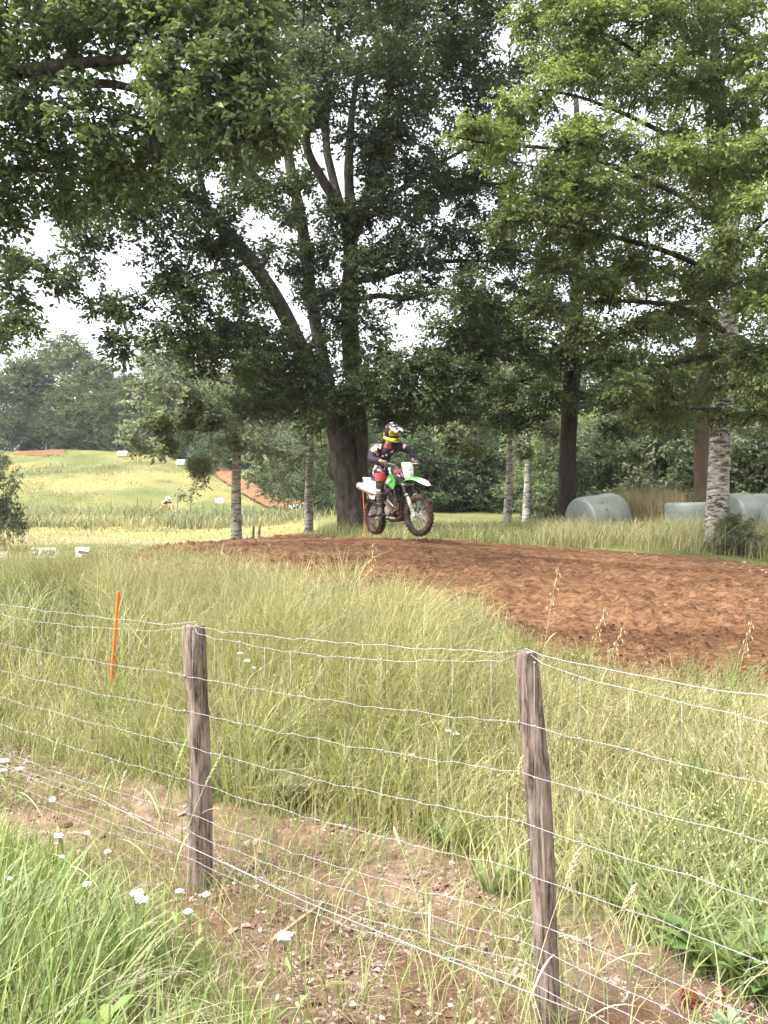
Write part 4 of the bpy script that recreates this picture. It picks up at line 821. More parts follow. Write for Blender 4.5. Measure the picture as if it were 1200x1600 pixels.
# fork
FU = V3(.395, 0, 1.02); FDn = CF+V3(-.012, 0, 0); fa = (FU-FDn).normalized()
for s in (-1, 1):
    m = MB(); o_ = V3(0, .098*s, 0)
    m.tube([FDn+o_-fa*.02, FDn+o_+fa*.05], .030, 12); m.tube([FDn+o_+fa*.05, FDn+o_+fa*.36], .0235, 12); leg = steer(m).build('fork_leg', ALU, bike)
    m = MB(); m.tube([FDn+o_+fa*.345, FDn+o_+fa*.375], .034, 12); m.tube([FDn+o_+fa*.37, FDn+o_+fa*.60], .0295, 12); m.tube([FDn+o_+fa*.60, FDn+o_+fa*.77], .0315, 12); steer(m).build('fork_tube', BLACKM, leg)
    m = MB(); m.tube([FDn+o_+fa*.385, FDn+o_+fa*.40], .036, 12); steer(m).build('fork_band', WHITE, leg)
    m = MB(); f = V3(fa.z, 0, -fa.x)
    rg = []
    for k, w_ in ((.0, .022), (.05, .038), (.18, .040), (.32, .034), (.35, .026)):
        q = FDn+o_+fa*k; rg.append([q+f*(.012)+V3(0, w_, 0), q+f*.034+V3(0, w_*.6, 0), q+f*.038, q+f*.034+V3(0, -w_*.6, 0), q+f*.012+V3(0, -w_, 0), q+f*.010+V3(0, -w_*.9, 0), q+f*.030, q+f*.010+V3(0, w_*.9, 0)])
    m.rings(rg); steer(m).build('fork_guard', GUARD, leg)
m = MB(); m.box(FDn+V3(-.05, .075, .09), (.06, .045, .085), None, .012); m.tube([FDn+V3(-.04, .09, .12), FDn+V3(-.05, .12, .4), V3(.48, .12, .95)], .006, 5); steer(m).build('brake_caliper', BLACKM, bike)
m = MB()
for k, dx in ((.60, .05), (.76, .05)):
    q = FDn+fa*k; m.box(q, (.09, .255, .035), Matrix.Rotation(R(-27), 3, 'Y').transposed(), .01)
m.tube([FDn+fa*.55+V3(-.035, 0, 0), FDn+fa*.80+V3(-.035, 0, 0)], .03, 12); steer(m).build('triple_clamp', ALU, bike)
# handlebar
m = MB(); bz = 1.235
for s in (-1, 1):
    m.tube([(.40, .045*s, 1.10), (.40, .06*s, 1.13)], .018, 8)
m.tube([(.30, -.41, bz+.005), (.325, -.26, bz+.005), (.36, -.18, bz-.02), (.40, -.10, 1.135), (.40, .10, 1.135), (.36, .18, bz-.02), (.325, .26, bz+.005), (.30, .41, bz+.005)], .0135, 9); hb_ = steer(m).build('handlebar', ALU, bike)
for s in (-1, 1):
    m = MB(); m.tube([(.30, .415*s, bz+.005), (.319, .295*s, bz+.005)], .0185, 10); m.tube([(.319, .297*s, bz+.005), (.320, .29*s, bz+.005)], .028, 10); steer(m).build('grip', SEATM, hb_)
    m = MB(); m.tube([(.335, .27*s, bz), (.385, .30*s, bz-.005), (.385, .40*s, bz-.01)], .006, 6); steer(m).build('lever', ALU, hb_)
m = MB(); m.tube([(.372, -.17, bz-.018), (.372, .17, bz-.018)], .009, 7); m.tube([(.378, -.11, bz-.012), (.378, .11, bz-.012)], .028, 10); steer(m).build('bar_pad', BLACKM, hb_)
# number plate
m = MB(); rg = []
for z, hw, x in ((.955, .070, .545), (.985, .092, .555), (1.08, .118, .55), (1.19, .125, .53), (1.235, .118, .515), (1.25, .085, .508)):
    rg.append([V3(x-.035, hw, z), V3(x-.012, hw*.72, z), V3(x, hw*.3, z), V3(x, -hw*.3, z), V3(x-.012, -hw*.72, z), V3(x-.035, -hw, z), V3(x-.041, -hw*.97, z), V3(x-.018, -hw*.7, z), V3(x-.006, 0, z), V3(x-.018, hw*.7, z), V3(x-.041, hw*.97, z)])
m.rings(rg); pl = steer(m).build('number_plate', WHITE, bike)
m = MB()
for (y, z, a) in ((-.02, 1.19, .3), (-.035, 1.12, -.5), (-.005, 1.115, .5), (.03, 1.125, -.4), (.015, 1.17, .6)):
    m.box((.5565-abs(z-1.08)*.16, y, z), (.004, .018, .007), Matrix.Rotation(a, 3, 'X'))
steer(m).build('plate_marks', INK, pl)
# front fender, green with a white tip
def fender(name, cl, mat, parent, thick=.006, crown_=.28, sharp=35, st=True):
    m = MB(); rg = []
    for x, z, hw in cl:
        top = [V3(x, hw*q, z-hw*crown_*q*q*1.7) for q in (1, .8, .45, 0, -.45, -.8, -1)]
        rg.append(top+[p-V3(0, 0, thick) for p in top[::-1]])
    m.rings(rg); 
    if st: steer(m)
    return m.build(name, mat, parent, sharp=sharp)
fe = fender('front_fender', [(.36, .90, .060), (.44, .955, .078), (.55, .99, .086), (.66, 1.0, .092), (.76, .99, .096), (.84, .965, .097)], GREEN, bike)
fender('fender_tip', [(.839, .9655, .0972), (.90, .94, .092), (.97, .90, .075), (1.03, .86, .045), (1.05, .845, .016)], WHITE, fe)
for s in (-1, 1):
    m = MB(); m.tube([(.70, .087*s, .957), (.84, .088*s, .933), (.95, .068*s, .89)], .008, 5); steer(m).build('fender_stripe', WHITE, fe)
# frame
m = MB()
for s in (-1, 1):
    m.tube([(.42, .03*s, .93), (.22, .12*s, .84), (-.05, .14*s, .72), (-.17, .13*s, .55), (-.17, .12*s, .36)], [.03, .034, .034, .034, .028], 8)
    m.tube([(.42, .03*s, .88), (.36, .06*s, .62), (.30, .09*s, .36), (.12, .10*s, .27), (-.17, .11*s, .30)], .019, 8)
    m.tube([(-.04, .12*s, .76), (-.42, .10*s, .93), (-.72, .06*s, .97)], .013, 6); m.tube([(-.15, .12*s, .50), (-.62, .08*s, .93)], .012, 6)
m.tube([(.45, 0, .84), (.40, 0, 1.0)], .034, 10); m.build('frame', BLACKM, bike)
# engine
m = MB()
m.box((.05, 0, .43), (.36, .24, .22), None, .05); m.box((.12, 0, .62), (.15, .16, .22), Matrix.Rotation(R(12), 3, 'Y'), .02); m.box((.135, 0, .745), (.17, .18, .08), Matrix.Rotation(R(12), 3, 'Y'), .025)
m.lathe((.0, -.115, .45), (0, -1, 0), [(.115, 0), (.112, .03), (.10, .045), (.06, .052), (0.001, .055)], 22, True); m.lathe((.14, -.11, .40), (0, -1, 0), [(.06, 0), (.055, .035), (.02, .045), (0.001, .046)], 16, True)
m.lathe((.03, .115, .43), (0, 1, 0), [(.11, 0), (.1, .035), (.05, .045), (0.001, .046)], 20, True)
for k in range(5): m.box((.12+.012*k, 0, .56+.035*k), (.18, .185, .008), Matrix.Rotation(R(12), 3, 'Y'))
m.build('engine', MUD, bike)
m = MB(); m.lathe((.0, -.165, .45), (0, -1, 0), [(.085, 0), (.08, .012), (.04, .016), (.001, .017)], 20, True); m.tube([(.16, -.13, .52), (.10, -.16, .60), (.02, -.14, .62)], .014, 6); m.build('clutch_cover', ALU, bike)
m = MB(); rg = []
for x, z, hw in ((.34, .42, .10), (.30, .31, .125), (.18, .245, .13), (-.02, .235, .12), (-.16, .27, .10)): rg.append([V3(x, hw, z+.05), V3(x, hw*.8, z), V3(x, -hw*.8, z), V3(x, -hw, z+.05), V3(x+.006, -hw*.8, z+.012), V3(x+.006, hw*.8, z+.012)])
m.rings(rg); m.build('skid_plate', MUD, bike)
for s in (-1, 1):
    m = MB(); m.box((.31, .125*s, .74), (.035, .11, .30), Matrix.Rotation(R(-14), 3, 'Y'), .01)
    for k in range(12): m.box((.335-.0, .125*s, .62+.02*k), (.012, .10, .004), Matrix.Rotation(R(-14), 3, 'Y'))
    m.build('radiator', BLACKM, bike)
# tank and shrouds
m = MB(); rg = []
for x, zt, zb, hw in ((.36, 1.0, .90, .06), (.25, 1.07, .84, .10), (.08, 1.07, .82, .12), (-.10, 1.0, .84, .09)): rg.append([V3(x, hw*.6, zt), V3(x, hw, zt-.06), V3(x, hw, zb), V3(x, -hw, zb), V3(x, -hw, zt-.06), V3(x, -hw*.6, zt)])
m.rings(rg); m.build('fuel_tank', BLACKM, bike)
for s in (-1, 1):
    m = MB(); out = [(-.14, .945), (-.02, .995), (.12, 1.05), (.26, 1.07), (.35, 1.03), (.385, .95), (.36, .87), (.30, .82), (.23, .845), (.12, .885), (-.02, .905)]
    def bul(x, z): return .115+.075*math.exp(-((x-.30)/.22)**2)-.05*(z-.9)**2
    a_ = [V3(x, s*bul(x, z), z) for x, z in out]; b_ = [V3(x, s*(bul(x, z)-.012), z) for x, z in out]; m.rings([a_, b_] if s > 0 else [b_, a_]); sh = m.build('shroud', GREEN, bike)
    m = MB(); out = [(-.12, .925), (.05, .985), (.20, 1.02), (.27, .98), (.15, .94), (.0, .905)]
    a_ = [V3(x, s*(bul(x, z)+.004), z) for x, z in out]; b_ = [V3(x, s*(bul(x, z)+.001), z) for x, z in out]; m.rings([a_, b_]); m.build('shroud_graphic', WHITE, sh)
m = MB(); rg = []
for x, zt, hw in ((.14, 1.085, .05), (.05, 1.06, .085), (-.15, 1.0, .085), (-.40, .995, .09), (-.62, 1.03, .075), (-.68, 1.035, .05)): rg.append([V3(x, hw*.7, zt), V3(x, hw, zt-.035), V3(x, hw*.95, zt-.10), V3(x, -hw*.95, zt-.10), V3(x, -hw, zt-.035), V3(x, -hw*.7, zt)])
m.rings(rg); m.build('seat', SEATM, bike)
# rear fender, side panels
fender('rear_fender', [(-.42, .99, .09), (-.60, 1.015, .095), (-.78, 1.035, .085), (-.92, 1.05, .062), (-1.0, 1.06, .035)], WHITE, bike, st=False)
for s in (-1, 1):
    m = MB(); out = [(-.33, .93), (-.50, .985), (-.78, 1.005), (-.86, .97), (-.74, .86), (-.60, .72), (-.52, .655), (-.44, .66), (-.38, .78)]
    def sb(x, z): return .105+.055*math.exp(-((x+.58)/.22)**2)+.03*max(0, .95-z)
    a_ = [V3(x, s*sb(x, z), z) for x, z in out]; b_ = [V3(x, s*(sb(x, z)-.008), z) for x, z in out]; m.rings([a_, b_] if s > 0 else [b_, a_]); sp = m.build('side_panel', WHITE, bike)
    m = MB(); 
    for (x, z, l_, a) in ((-.62, .94, .12, .35), (-.56, .86, .10, .9), (-.50, .78, .09, 1.0), (-.66, .88, .08, .6)):
        m.box((x, s*(sb(x, z)+.003), z), (l_, .002, .008), Matrix.Rotation(a, 3, 'Y'))
    m.build('panel_marks', INK, sp)
# exhaust
m = MB(); m.tube([(.20, -.03, .66), (.30, -.08, .60), (.30, -.14, .46), (.18, -.165, .40), (.02, -.16, .55), (-.18, -.14, .66), (-.42, -.12, .74)], [.024, .024, .024, .024, .024, .024, .026], 9); m.build('exhaust_header', MUD, bike)
m = MB(); m.tube([(-.42, -.125, .745), (-.50, -.14, .775), (-.80, -.155, .875), (-.93, -.16, .915), (-.96, -.16, .922)], [.03, .062, .066, .064, .045], 16); m.tube([(-.955, -.16, .920), (-.975, -.16, .926)], .024, 10); m.build('silencer', ALU, bike)
# swingarm, shock, pegs
m = MB()
for s in (-1, 1): m.tube([(-.15, .10*s, .40), (-.45, .105*s, .40), (-.78, .09*s, .335)], [.035, .038, .03], 8)
m.tube([(-.30, -.1, .40), (-.30, .1, .40)], .035, 8); m.build('swingarm', BLACKM, bike)
m = MB(); m.tube([(-.22, 0, .42), (-.20, 0, .80)], .02, 8); pts = [(-.22+.02*k/60+.035*math.cos(k*.75), .035*math.sin(k*.75), .48+.28*k/60) for k in range(60)]; m.tube(pts, .008, 5); m.build('shock_absorber', ALU, bike)
for s in (-1, 1):
    m = MB(); m.box((-.13, .19*s, .385), (.05, .12, .018)); m.tube([(-.13, .10*s, .39), (-.13, .14*s, .385)], .014, 6); m.build('footpeg', ALU, bike)
m = MB(); m.tube([(-.10, -.14, .36), (.05, -.16, .34), (.16, -.165, .33)], .008, 6); m.box((.17, -.165, .335), (.05, .03, .012)); m.build('brake_pedal', ALU, bike)
m = MB(); m.tube([(.40, -.06, 1.0), (.52, -.15, 1.02), (.47, -.12, .8), (.25, -.13, .75)], .006, 5); m.tube([(.40, .06, 1.0), (.5, .16, 1.04), (.40, .12, .85)], .006, 5); m.tube([(.33, -.25, bz-.01), (.47, -.20, bz-.06), (.46, -.08, 1.0)], .005, 5); m.build('cables', BLACKM, bike)
# ------------------------------------------------------------------ rider : person with riding clothes
def skin_mesh(name, verts, edges, radii, mat, parent, sub=2, roots=(0,)):
    me = bpy.data.meshes.new(name); me.from_pydata([tuple(v) for v in verts], edges, []); o = bpy.data.objects.new(name, me); COL.objects.link(o)
    md = o.modifiers.new('Skin', 'SKIN'); md.use_smooth_shade = True; md.branch_smoothing = .6
    for i, r in enumerate(radii):
        sv = me.skin_vertices[0].data[i]; sv.radius = (r, r) if not hasattr(r, '__len__') else r; sv.use_root = i in roots
    s = o.modifiers.new('Sub', 'SUBSURF'); s.levels = s.render_levels = sub
    bpy.context.view_layer.update(); dg = bpy.context.evaluated_depsgraph_get(); nm = bpy.data.meshes.new_from_object(o.evaluated_get(dg)); 
    bpy.data.objects.remove(o); nm.name = name; nm.materials.clear(); nm.materials.append(mat)
    nm.polygons.foreach_set('use_smooth', np.ones(len(nm.polygons), bool))
    return link(bpy.data.objects.new(name, nm), parent)
def cloth(name, base, bands, scale, rough=.85, thr=(.56, .60)):
    """cloth of one base colour with printed slashes of other colours"""
    m, t, p, o = nodes(name); cur = None; v = coords(t); rgb = N(t, 'ShaderNodeRGB'); rgb.outputs[0].default_value = (*base, 1); cur = rgb.outputs[0]
    for i, (c, st, off) in enumerate(bands):
        mp = N(t, 'ShaderNodeMapping'); mp.inputs['Scale'].default_value = st; mp.inputs['Location'].default_value = (off, off*1.7, off*.6); mp.inputs['Rotation'].default_value = (.5+i, .4*i, .9)
        L(t, v, mp.inputs[0]); n = noise(t, mp.outputs[0], scale, 1.5, .4)
        mx = N(t, 'ShaderNodeMix', data_type='RGBA'); L(t, ramp(t, n, [(thr[0], (0, 0, 0)), (thr[1], (1, 1, 1))]), mx.inputs[0]); L(t, cur, mx.inputs[6]); mx.inputs[7].default_value = (*c, 1); cur = mx.outputs[2]
    L(t, cur, p.inputs['Base Color']); p.inputs['Roughness'].default_value = rough; p.inputs['Specular IOR Level'].default_value = .2
    n2 = noise(t, v, 22, 4, .6); bump(t, p, n2, .5, .012); return m
NAVY = (.022, .022, .032); RED = (.55, .07, .075); WHT = (.78, .76, .75)
JERS = cloth('jersey_cloth', NAVY, [], 5)
JSLV = cloth('jersey_print', (.46, .12, .12), [(WHT, (1, 1.6, .8), 4.1), (NAVY, (1.4, 1, 1), 7.7)], 9, thr=(.5, .53))
PANT = cloth('trouser_cloth', NAVY, [(RED, (1, 1.4, .7), 2.2), (WHT, (1.2, 1, .8), 9.3)], 6.5, thr=(.52, .55))
REDC = mat_noise('red_cloth', [(.3, (.50, .05, .055)), (.7, (.68, .10, .10))], 20, (1, 1, 1), .85, 0, .3, .004)
REDD = mat_noise('dull_red_cloth', [(.3, (.30, .05, .05)), (.7, (.42, .09, .085))], 20, (1, 1, 1), .9, 0, .3, .004)
SKIN = mat_noise('skin', [(.3, (.42, .24, .18)), (.7, (.50, .30, .23))], 20, (1, 1, 1), .6, 0, .1, .002)
GLOVE = mat_noise('glove_cloth', [(.35, (.03, .028, .03)), (.5, (.16, .09, .085)), (.68, (.27, .16, .15))], 24, (1, 1, 1), .8, 0, .2, .003)
BOOT = mat_noise('boot_leather', [(.3, (.02, .018, .017)), (.52, (.055, .045, .04)), (.66, (.22, .16, .13))], 12, (1, 1, 1), .65, 0, .3, .004)
SOLE = mat_noise('boot_sole', [(.3, (.10, .07, .055)), (.7, (.22, .16, .13))], 14, (1, 1, 1), .9, 0, .4, .004)
HELM = cloth('helmet_shell', (.018, .018, .02), [(WHT, (1, 1.3, 1.6), 8.2), ((.40, .06, .06), (2.2, 1.5, 2.4), 1.3)], 7.5, .25, (.63, .65))
HYEL = mat_noise('helmet_yellow', [(.36, (.05, .05, .03)), (.41, (.50, .54, .06)), (.7, (.60, .62, .12))], 9, (1, 1, 1), .3, 0, 0)
HWHT = mat_noise('helmet_peak', [(.53, (.025, .025, .028)), (.57, (.62, .60, .58)), (.63, (.70, .69, .68)), (.70, (.35, .05, .05))], 9, (1, 1, 1), .35, 0, 0)
LENS, _t, _p, _o = nodes('goggle_lens'); _p.inputs['Base Color'].default_value = (.62, .30, .02, 1); _p.inputs['Roughness'].default_value = .08; _p.inputs['Metallic'].default_value = .55
_n = noise(_t, coords(_t), 6); L(_t, ramp(_t, _n, [(.3, (.55, .22, .015)), (.7, (.75, .42, .04))]), _p.inputs['Base Color'])

rider = empty('person', tuple(bike.location), tuple(bike.rotation_euler), label='motocross rider standing on the pegs in dark red and white kit with yellow goggled helmet', cat='person')
pel = V3(-.47, .04, 1.19); spn = V3(-.42, .07, 1.33); che = V3(-.29, .10, 1.48); nck = V3(-.18, .11, 1.63); hed = V3(-.07, .125, 1.785)
SR = V3(-.34, -.095, 1.565); SL = V3(-.16, .28, 1.57); ER = V3(-.16, -.30, 1.36); EL = V3(.08, .40, 1.43)
def st_(p): return HEAD+STEER@(Vector(p)-HEAD)
GRr = st_((.312, -.345, bz+.005)); GRl = st_((.312, .345, bz+.005))
HR = GRr+V3(-.075, .0, .045); HL = GRl+V3(-.075, .0, .045)
hipR = V3(-.45, -.045, 1.17); hipL = V3(-.46, .13, 1.17); kR = V3(-.08, -.20, 1.04); kL = V3(-.05, .17, 1.06); aR = V3(-.15, -.205, .50); aL = V3(-.15, .21, .50)
# one continuous body under the clothes
B = [pel, spn, che, nck, hed, SR, ER, HR, SL, EL, HL, hipR, kR, aR, hipL, kL, aL, hed+V3(.02, 0, .07)]
BE = [(0,1),(1,2),(2,3),(3,4),(4,17),(2,5),(5,6),(6,7),(2,8),(8,9),(9,10),(0,11),(11,12),(12,13),(0,14),(14,15),(15,16)]
BR = [.09,.085,.08,.048,.075,.045,.036,.028,.045,.042,.030,.085,.058,.04,.085,.058,.04,.07]
skin_mesh('body', B, BE, BR, SKIN, rider)
mid = lambda a, b, t=.5: a*(1-t)+b*t
# jersey : torso and sleeves
JV = [pel+V3(-.01, 0, -.03), spn, che, mid(che, nck, .75), SR, mid(SR, ER), ER, mid(ER, HR, .85), SL, mid(SL, EL), EL, mid(EL, HL, .85), mid(che, SR, .55), mid(che, SL, .55)]
JE = [(0,1),(1,2),(2,3),(2,12),(12,4),(4,5),(5,6),(6,7),(2,13),(13,8),(8,9),(9,10),(10,11)]
JR = [(.165,.15),(.16,.145),(.165,.145),(.085,.085),(.10,.10),.086,.070,.047,(.10,.10),.080,.064,.047,(.135,.125),(.135,.125)]
jer = skin_mesh('jersey', JV, JE, JR, JERS, rider)
jer.data.materials.append(JSLV)
# printed panels of the shirt : shoulder, upper sleeve and a slash over the chest
ax = (ER-SR).normalized(); axl = (EL-SL).normalized()
for p in jer.data.polygons:
    c = Vector(p.center); k = (c-SR).dot(ax); d = (c-SR-ax*k).length; kl = (c-SL).dot(axl); dl = (c-SL-axl*kl).length
    if (-.09 < k < .22 and d < .13) or (.10 < kl < .20 and dl < .1 and c.z > (SL+axl*kl).z-.01): p.material_index = 1
    sl_ = (c-che); q = sl_.z+.10-.42*(c.y+.05)
    if c.x > che.x and abs(q) < .028 and abs(c.y) < .17: p.material_index = 1
m = MB(); cc = mid(che, nck, .80)+V3(.03, -.01, .0)
m.tube([cc-V3(.03, 0, .05), cc+V3(.01, 0, .02)], [.074, .060], 14); m.build('collar', REDD, rider)
# trousers
TV = [pel+V3(0, 0, .10), pel, hipR, mid(hipR, kR), kR, mid(kR, aR, .55), hipL, mid(hipL, kL), kL, mid(kL, aL, .55)]
TE = [(0,1),(1,2),(2,3),(3,4),(4,5),(1,6),(6,7),(7,8),(8,9)]
TR_ = [(.14,.125),(.15,.14),(.125,.125),.102,.082,.068,(.125,.125),.102,.082,.068]
tro = skin_mesh('trousers', TV, TE, TR_, PANT, rider)
tro.data.materials.append(JERS); tro.data.materials.append(JSLV)
for p in tro.data.polygons:
    c = Vector(p.center)
    for h_, k_ in ((hipR, kR), (hipL, kL)):
        a_ = (k_-h_).normalized(); t_ = (c-h_).dot(a_); o_ = c-h_-a_*t_
        if o_.length < .15 and 0 < t_ < .40:
            up = o_.z > -.02; p.material_index = 2 if up and t_ < .33 else 1
for k_, a_, s in ((kR, aR, -1), (kL, aL, 1)):
    m = MB(); d_ = (a_-k_).normalized(); m.tube([k_-d_*.075+V3(.01, 0, 0), k_-d_*.02+V3(.012, 0, 0), k_+d_*.05+V3(.012, 0, 0)], [.083, .093, .086], 14); m.build('knee_band', REDC, rider)
    m = MB(); m.tube([k_+d_*.06, k_+d_*.20], [.083, .074], 14); m.build('knee_guard', BOOT, rider)
# boots : shaft, foot, sole, buckles
def boot(kn, an, toe):
    t = Vector(toe).normalized(); V_ = [mid(kn, an, .40), mid(kn, an, .7), an, an+t*.03+V3(0, 0, -.065), an+t*.13+V3(0, 0, -.08), an+t*.215+V3(0, 0, -.088), an-t*.055+V3(0, 0, -.07)]
    o = skin_mesh('boot', V_, [(0,1),(1,2),(2,3),(3,4),(4,5),(3,6)], [.074, .070, .058, .056, (.048, .040), (.04, .03), (.044, .045)], BOOT, rider)
    m = MB(); sd_ = t.cross(V3(0, 0, 1)).normalized(); rg = []
    for k, w_ in ((-.10, .028), (-.07, .038), (.02, .036), (.12, .048), (.20, .046), (.245, .03), (.262, .012)):
        q = an+t*k+V3(0, 0, -.118-.004*(k > .0)); rg.append([q+sd_*w_+V3(0, 0, .012), q-sd_*w_+V3(0, 0, .012), q-sd_*w_*.95-V3(0, 0, .012), q+sd_*w_*.95-V3(0, 0, .012)])
    m.rings(rg); m.build('sole', SOLE, o)
    d_ = (an-kn).normalized()
    for k in (.5, .68, .84):
        q = mid(kn, an, k); b_ = MB(); b_.tube([q+d_*-.009, q+d_*.009], .079-.012*k, 14); b_.build('strap', ALU if k == .5 else SOLE, o)
boot(kR, aR, (.60, -.62, -.12)); boot(kL, aL, (.95, .2, -.1))
# gloves : palm, four curled fingers and a thumb round each grip
def glove(g, wrist, s):
    axg = (STEER@V3(-.02, s*.12, 0)).normalized(); back = (wrist-g).normalized(); upv = axg.cross(back).normalized()
    if upv.z < 0: upv = -upv
    fw = -back; V_ = [wrist, mid(wrist, g, .45)+upv*.012, mid(wrist, g, .8)+upv*.03]; E_ = [(0,1),(1,2)]; R_ = [(.036,.032), (.044,.03), (.046,.026)]; roots = [0]
    for f, (off, ln) in enumerate(((-.034, .9), (-.011, 1.0), (.012, .95), (.034, .8))):
        o_ = axg*off*s; n = len(V_); c = g+o_
        V_ += [c+back*.025+upv*.034, c+fw*.016+upv*.036*ln, c+fw*.037*ln+upv*.008, c+fw*.026*ln-upv*.026, c-fw*.004-upv*.030]
        E_ += [(n, n+1), (n+1, n+2), (n+2, n+3), (n+3, n+4)]; R_ += [.0125, .0118, .0112, .0105, .009]; roots.append(n)
    n = len(V_); V_ += [g+back*.05-axg*s*.035+upv*.005, g+back*.012-axg*s*.052-upv*.012, g+fw*.016-axg*s*.045-upv*.026, g+fw*.026-axg*s*.026-upv*.024]; E_ += [(n, n+1), (n+1, n+2), (n+2, n+3)]; R_ += [.016, .0135, .012, .010]; roots.append(n)
    skin_mesh('glove', V_, E_, R_, GLOVE, rider, 1, roots)
glove(GRr, HR, -1); glove(GRl, HL, 1)
# helmet : shell with chin bar, peak, goggles
hel = bpy.data.objects.new('helmet', None); link(hel, rider); hel.location = hed+V3(.01, 0, .035); hel.rotation_euler = (0, R(18), R(-4)); hel.scale = (1.06, 1.06, 1.06)
def shell(r, cut=None): 
    m = MB(); n, k_ = 26, 16; rings = []
    for i in range(1, k_):
        th = math.pi*i/k_; z = -math.cos(th); ring = []
        for j in range(n):
            a = 2*math.pi*j/n; x, y = math.cos(a)*math.sin(th), math.sin(a)*math.sin(th)
            sx = .155*(1.0 if x < 0 else .93); ring.append(V3(x*sx, y*.127, z*.142+(.0 if z > 0 else -.012)))
        rings.append(ring)
    m.rings(rings); return m
m = shell(1); 
# open the face : push the opening inwards so that the goggles sit in it
nv = []
for v in m.v:
    x, y, z = v
    if x > .07 and -.075 < z < .045: x = .07+(x-.07)*.35
    if z < -.115: z = -.115-(z+.115)*.0
    nv.append((x, y, z))
m.v = nv; sh_ = m.build('shell', HELM, hel, sharp=0)
m = MB(); rg = []     # chin bar, jutting forward
for a in [R(q) for q in range(-105, 106, 15)]:
    f = max(0, math.cos(a)); x, y = math.cos(a)*(.135+.055*f**3), math.sin(a)*.130; zc = -.105-.012*f; hh_ = .026+.006*f; o_ = V3(math.cos(a), math.sin(a), 0)
    rg.append([V3(x, y, zc+hh_), V3(x, y, zc+hh_)-o_*.02, V3(x, y, zc-hh_)-o_*.03, V3(x, y, zc-hh_), V3(x, y, zc-hh_*.2)+o_*.014])
m.rings(rg); m.build('chin_bar', HYEL, hel, sharp=50)
m = MB(); rg = []
for a in [R(q) for q in range(-100, 101, 14)]:
    f = max(0, math.cos(a)); x, y = math.cos(a)*(.132+.045*f**3), math.sin(a)*.129; o_ = V3(math.cos(a), math.sin(a), 0); zc = -.066-.006*f
    rg.append([V3(x, y, zc+.014), V3(x, y, zc+.014)-o_*.03, V3(x, y, zc-.03)-o_*.03, V3(x, y, zc-.03)])
m.rings(rg); m.build('nose_guard', BLACKM, hel, sharp=50)
m = MB(); m.box((.208, 0, -.10), (.012, .05, .028), None, .005); m.build('mouth_vent', BLACKM, hel)
m = MB(); rg = []     # yellow rear band
for a in [R(q) for q in range(100, 261, 16)]:
    x, y = math.cos(a)*.158, math.sin(a)*.131; o_ = V3(math.cos(a), math.sin(a), 0)
    rg.append([V3(x, y, .01), V3(x, y, -.07), V3(x, y, -.07)-o_*.012, V3(x, y, .01)-o_*.012])
m.rings(rg); m.build('rear_band', HYEL, hel)
m = MB(); rg = []     # peak
for x, z, hw in ((.02, .128, .055), (.08, .128, .095), (.15, .115, .108), (.22, .098, .105), (.275, .082, .09), (.295, .076, .06)):
    top = [V3(x-abs(q)*.02, hw*q, z-.030*q*q) for q in (1, .6, 0, -.6, -1)]; rg.append(top+[p-V3(0, 0, .006) for p in top[::-1]])
m.rings(rg); m.build('peak', HWHT, hel)
gog = MB(); rg = []
for a in [R(q) for q in range(-58, 59, 12)]:
    x, y = math.cos(a)*.128+.006, math.sin(a)*.118; o_ = V3(math.cos(a), math.sin(a), 0)
    rg.append([V3(x, y, .043), V3(x, y, -.052+.018*math.exp(-(a/.18)**2)), V3(x, y, -.052)-o_*.03, V3(x, y, .043)-o_*.03])
gog.rings(rg); go = gog.build('goggles', HYEL, hel)
m = MB(); rg = []
for a in [R(q) for q in range(-46, 47, 9)]:
    x, y = math.cos(a)*.136+.006, math.sin(a)*.122; rg.append([V3(x, y, .030), V3(x, y, -.036+.016*math.exp(-(a/.18)**2)), V3(x-.012, y, -.034), V3(x-.012, y, .030)])
m.rings(rg); m.build('lens', LENS, go)
m = MB(); rg = []
for a in [R(q) for q in range(56, 305, 16)]:
    x, y = math.cos(a)*.160, math.sin(a)*.133; rg.append([V3(x, y, .022), V3(x, y, -.020), V3(x*.97, y*.97, -.020), V3(x*.97, y*.97, .022)])
m.rings(rg); m.build('strap', BLACKM, go)
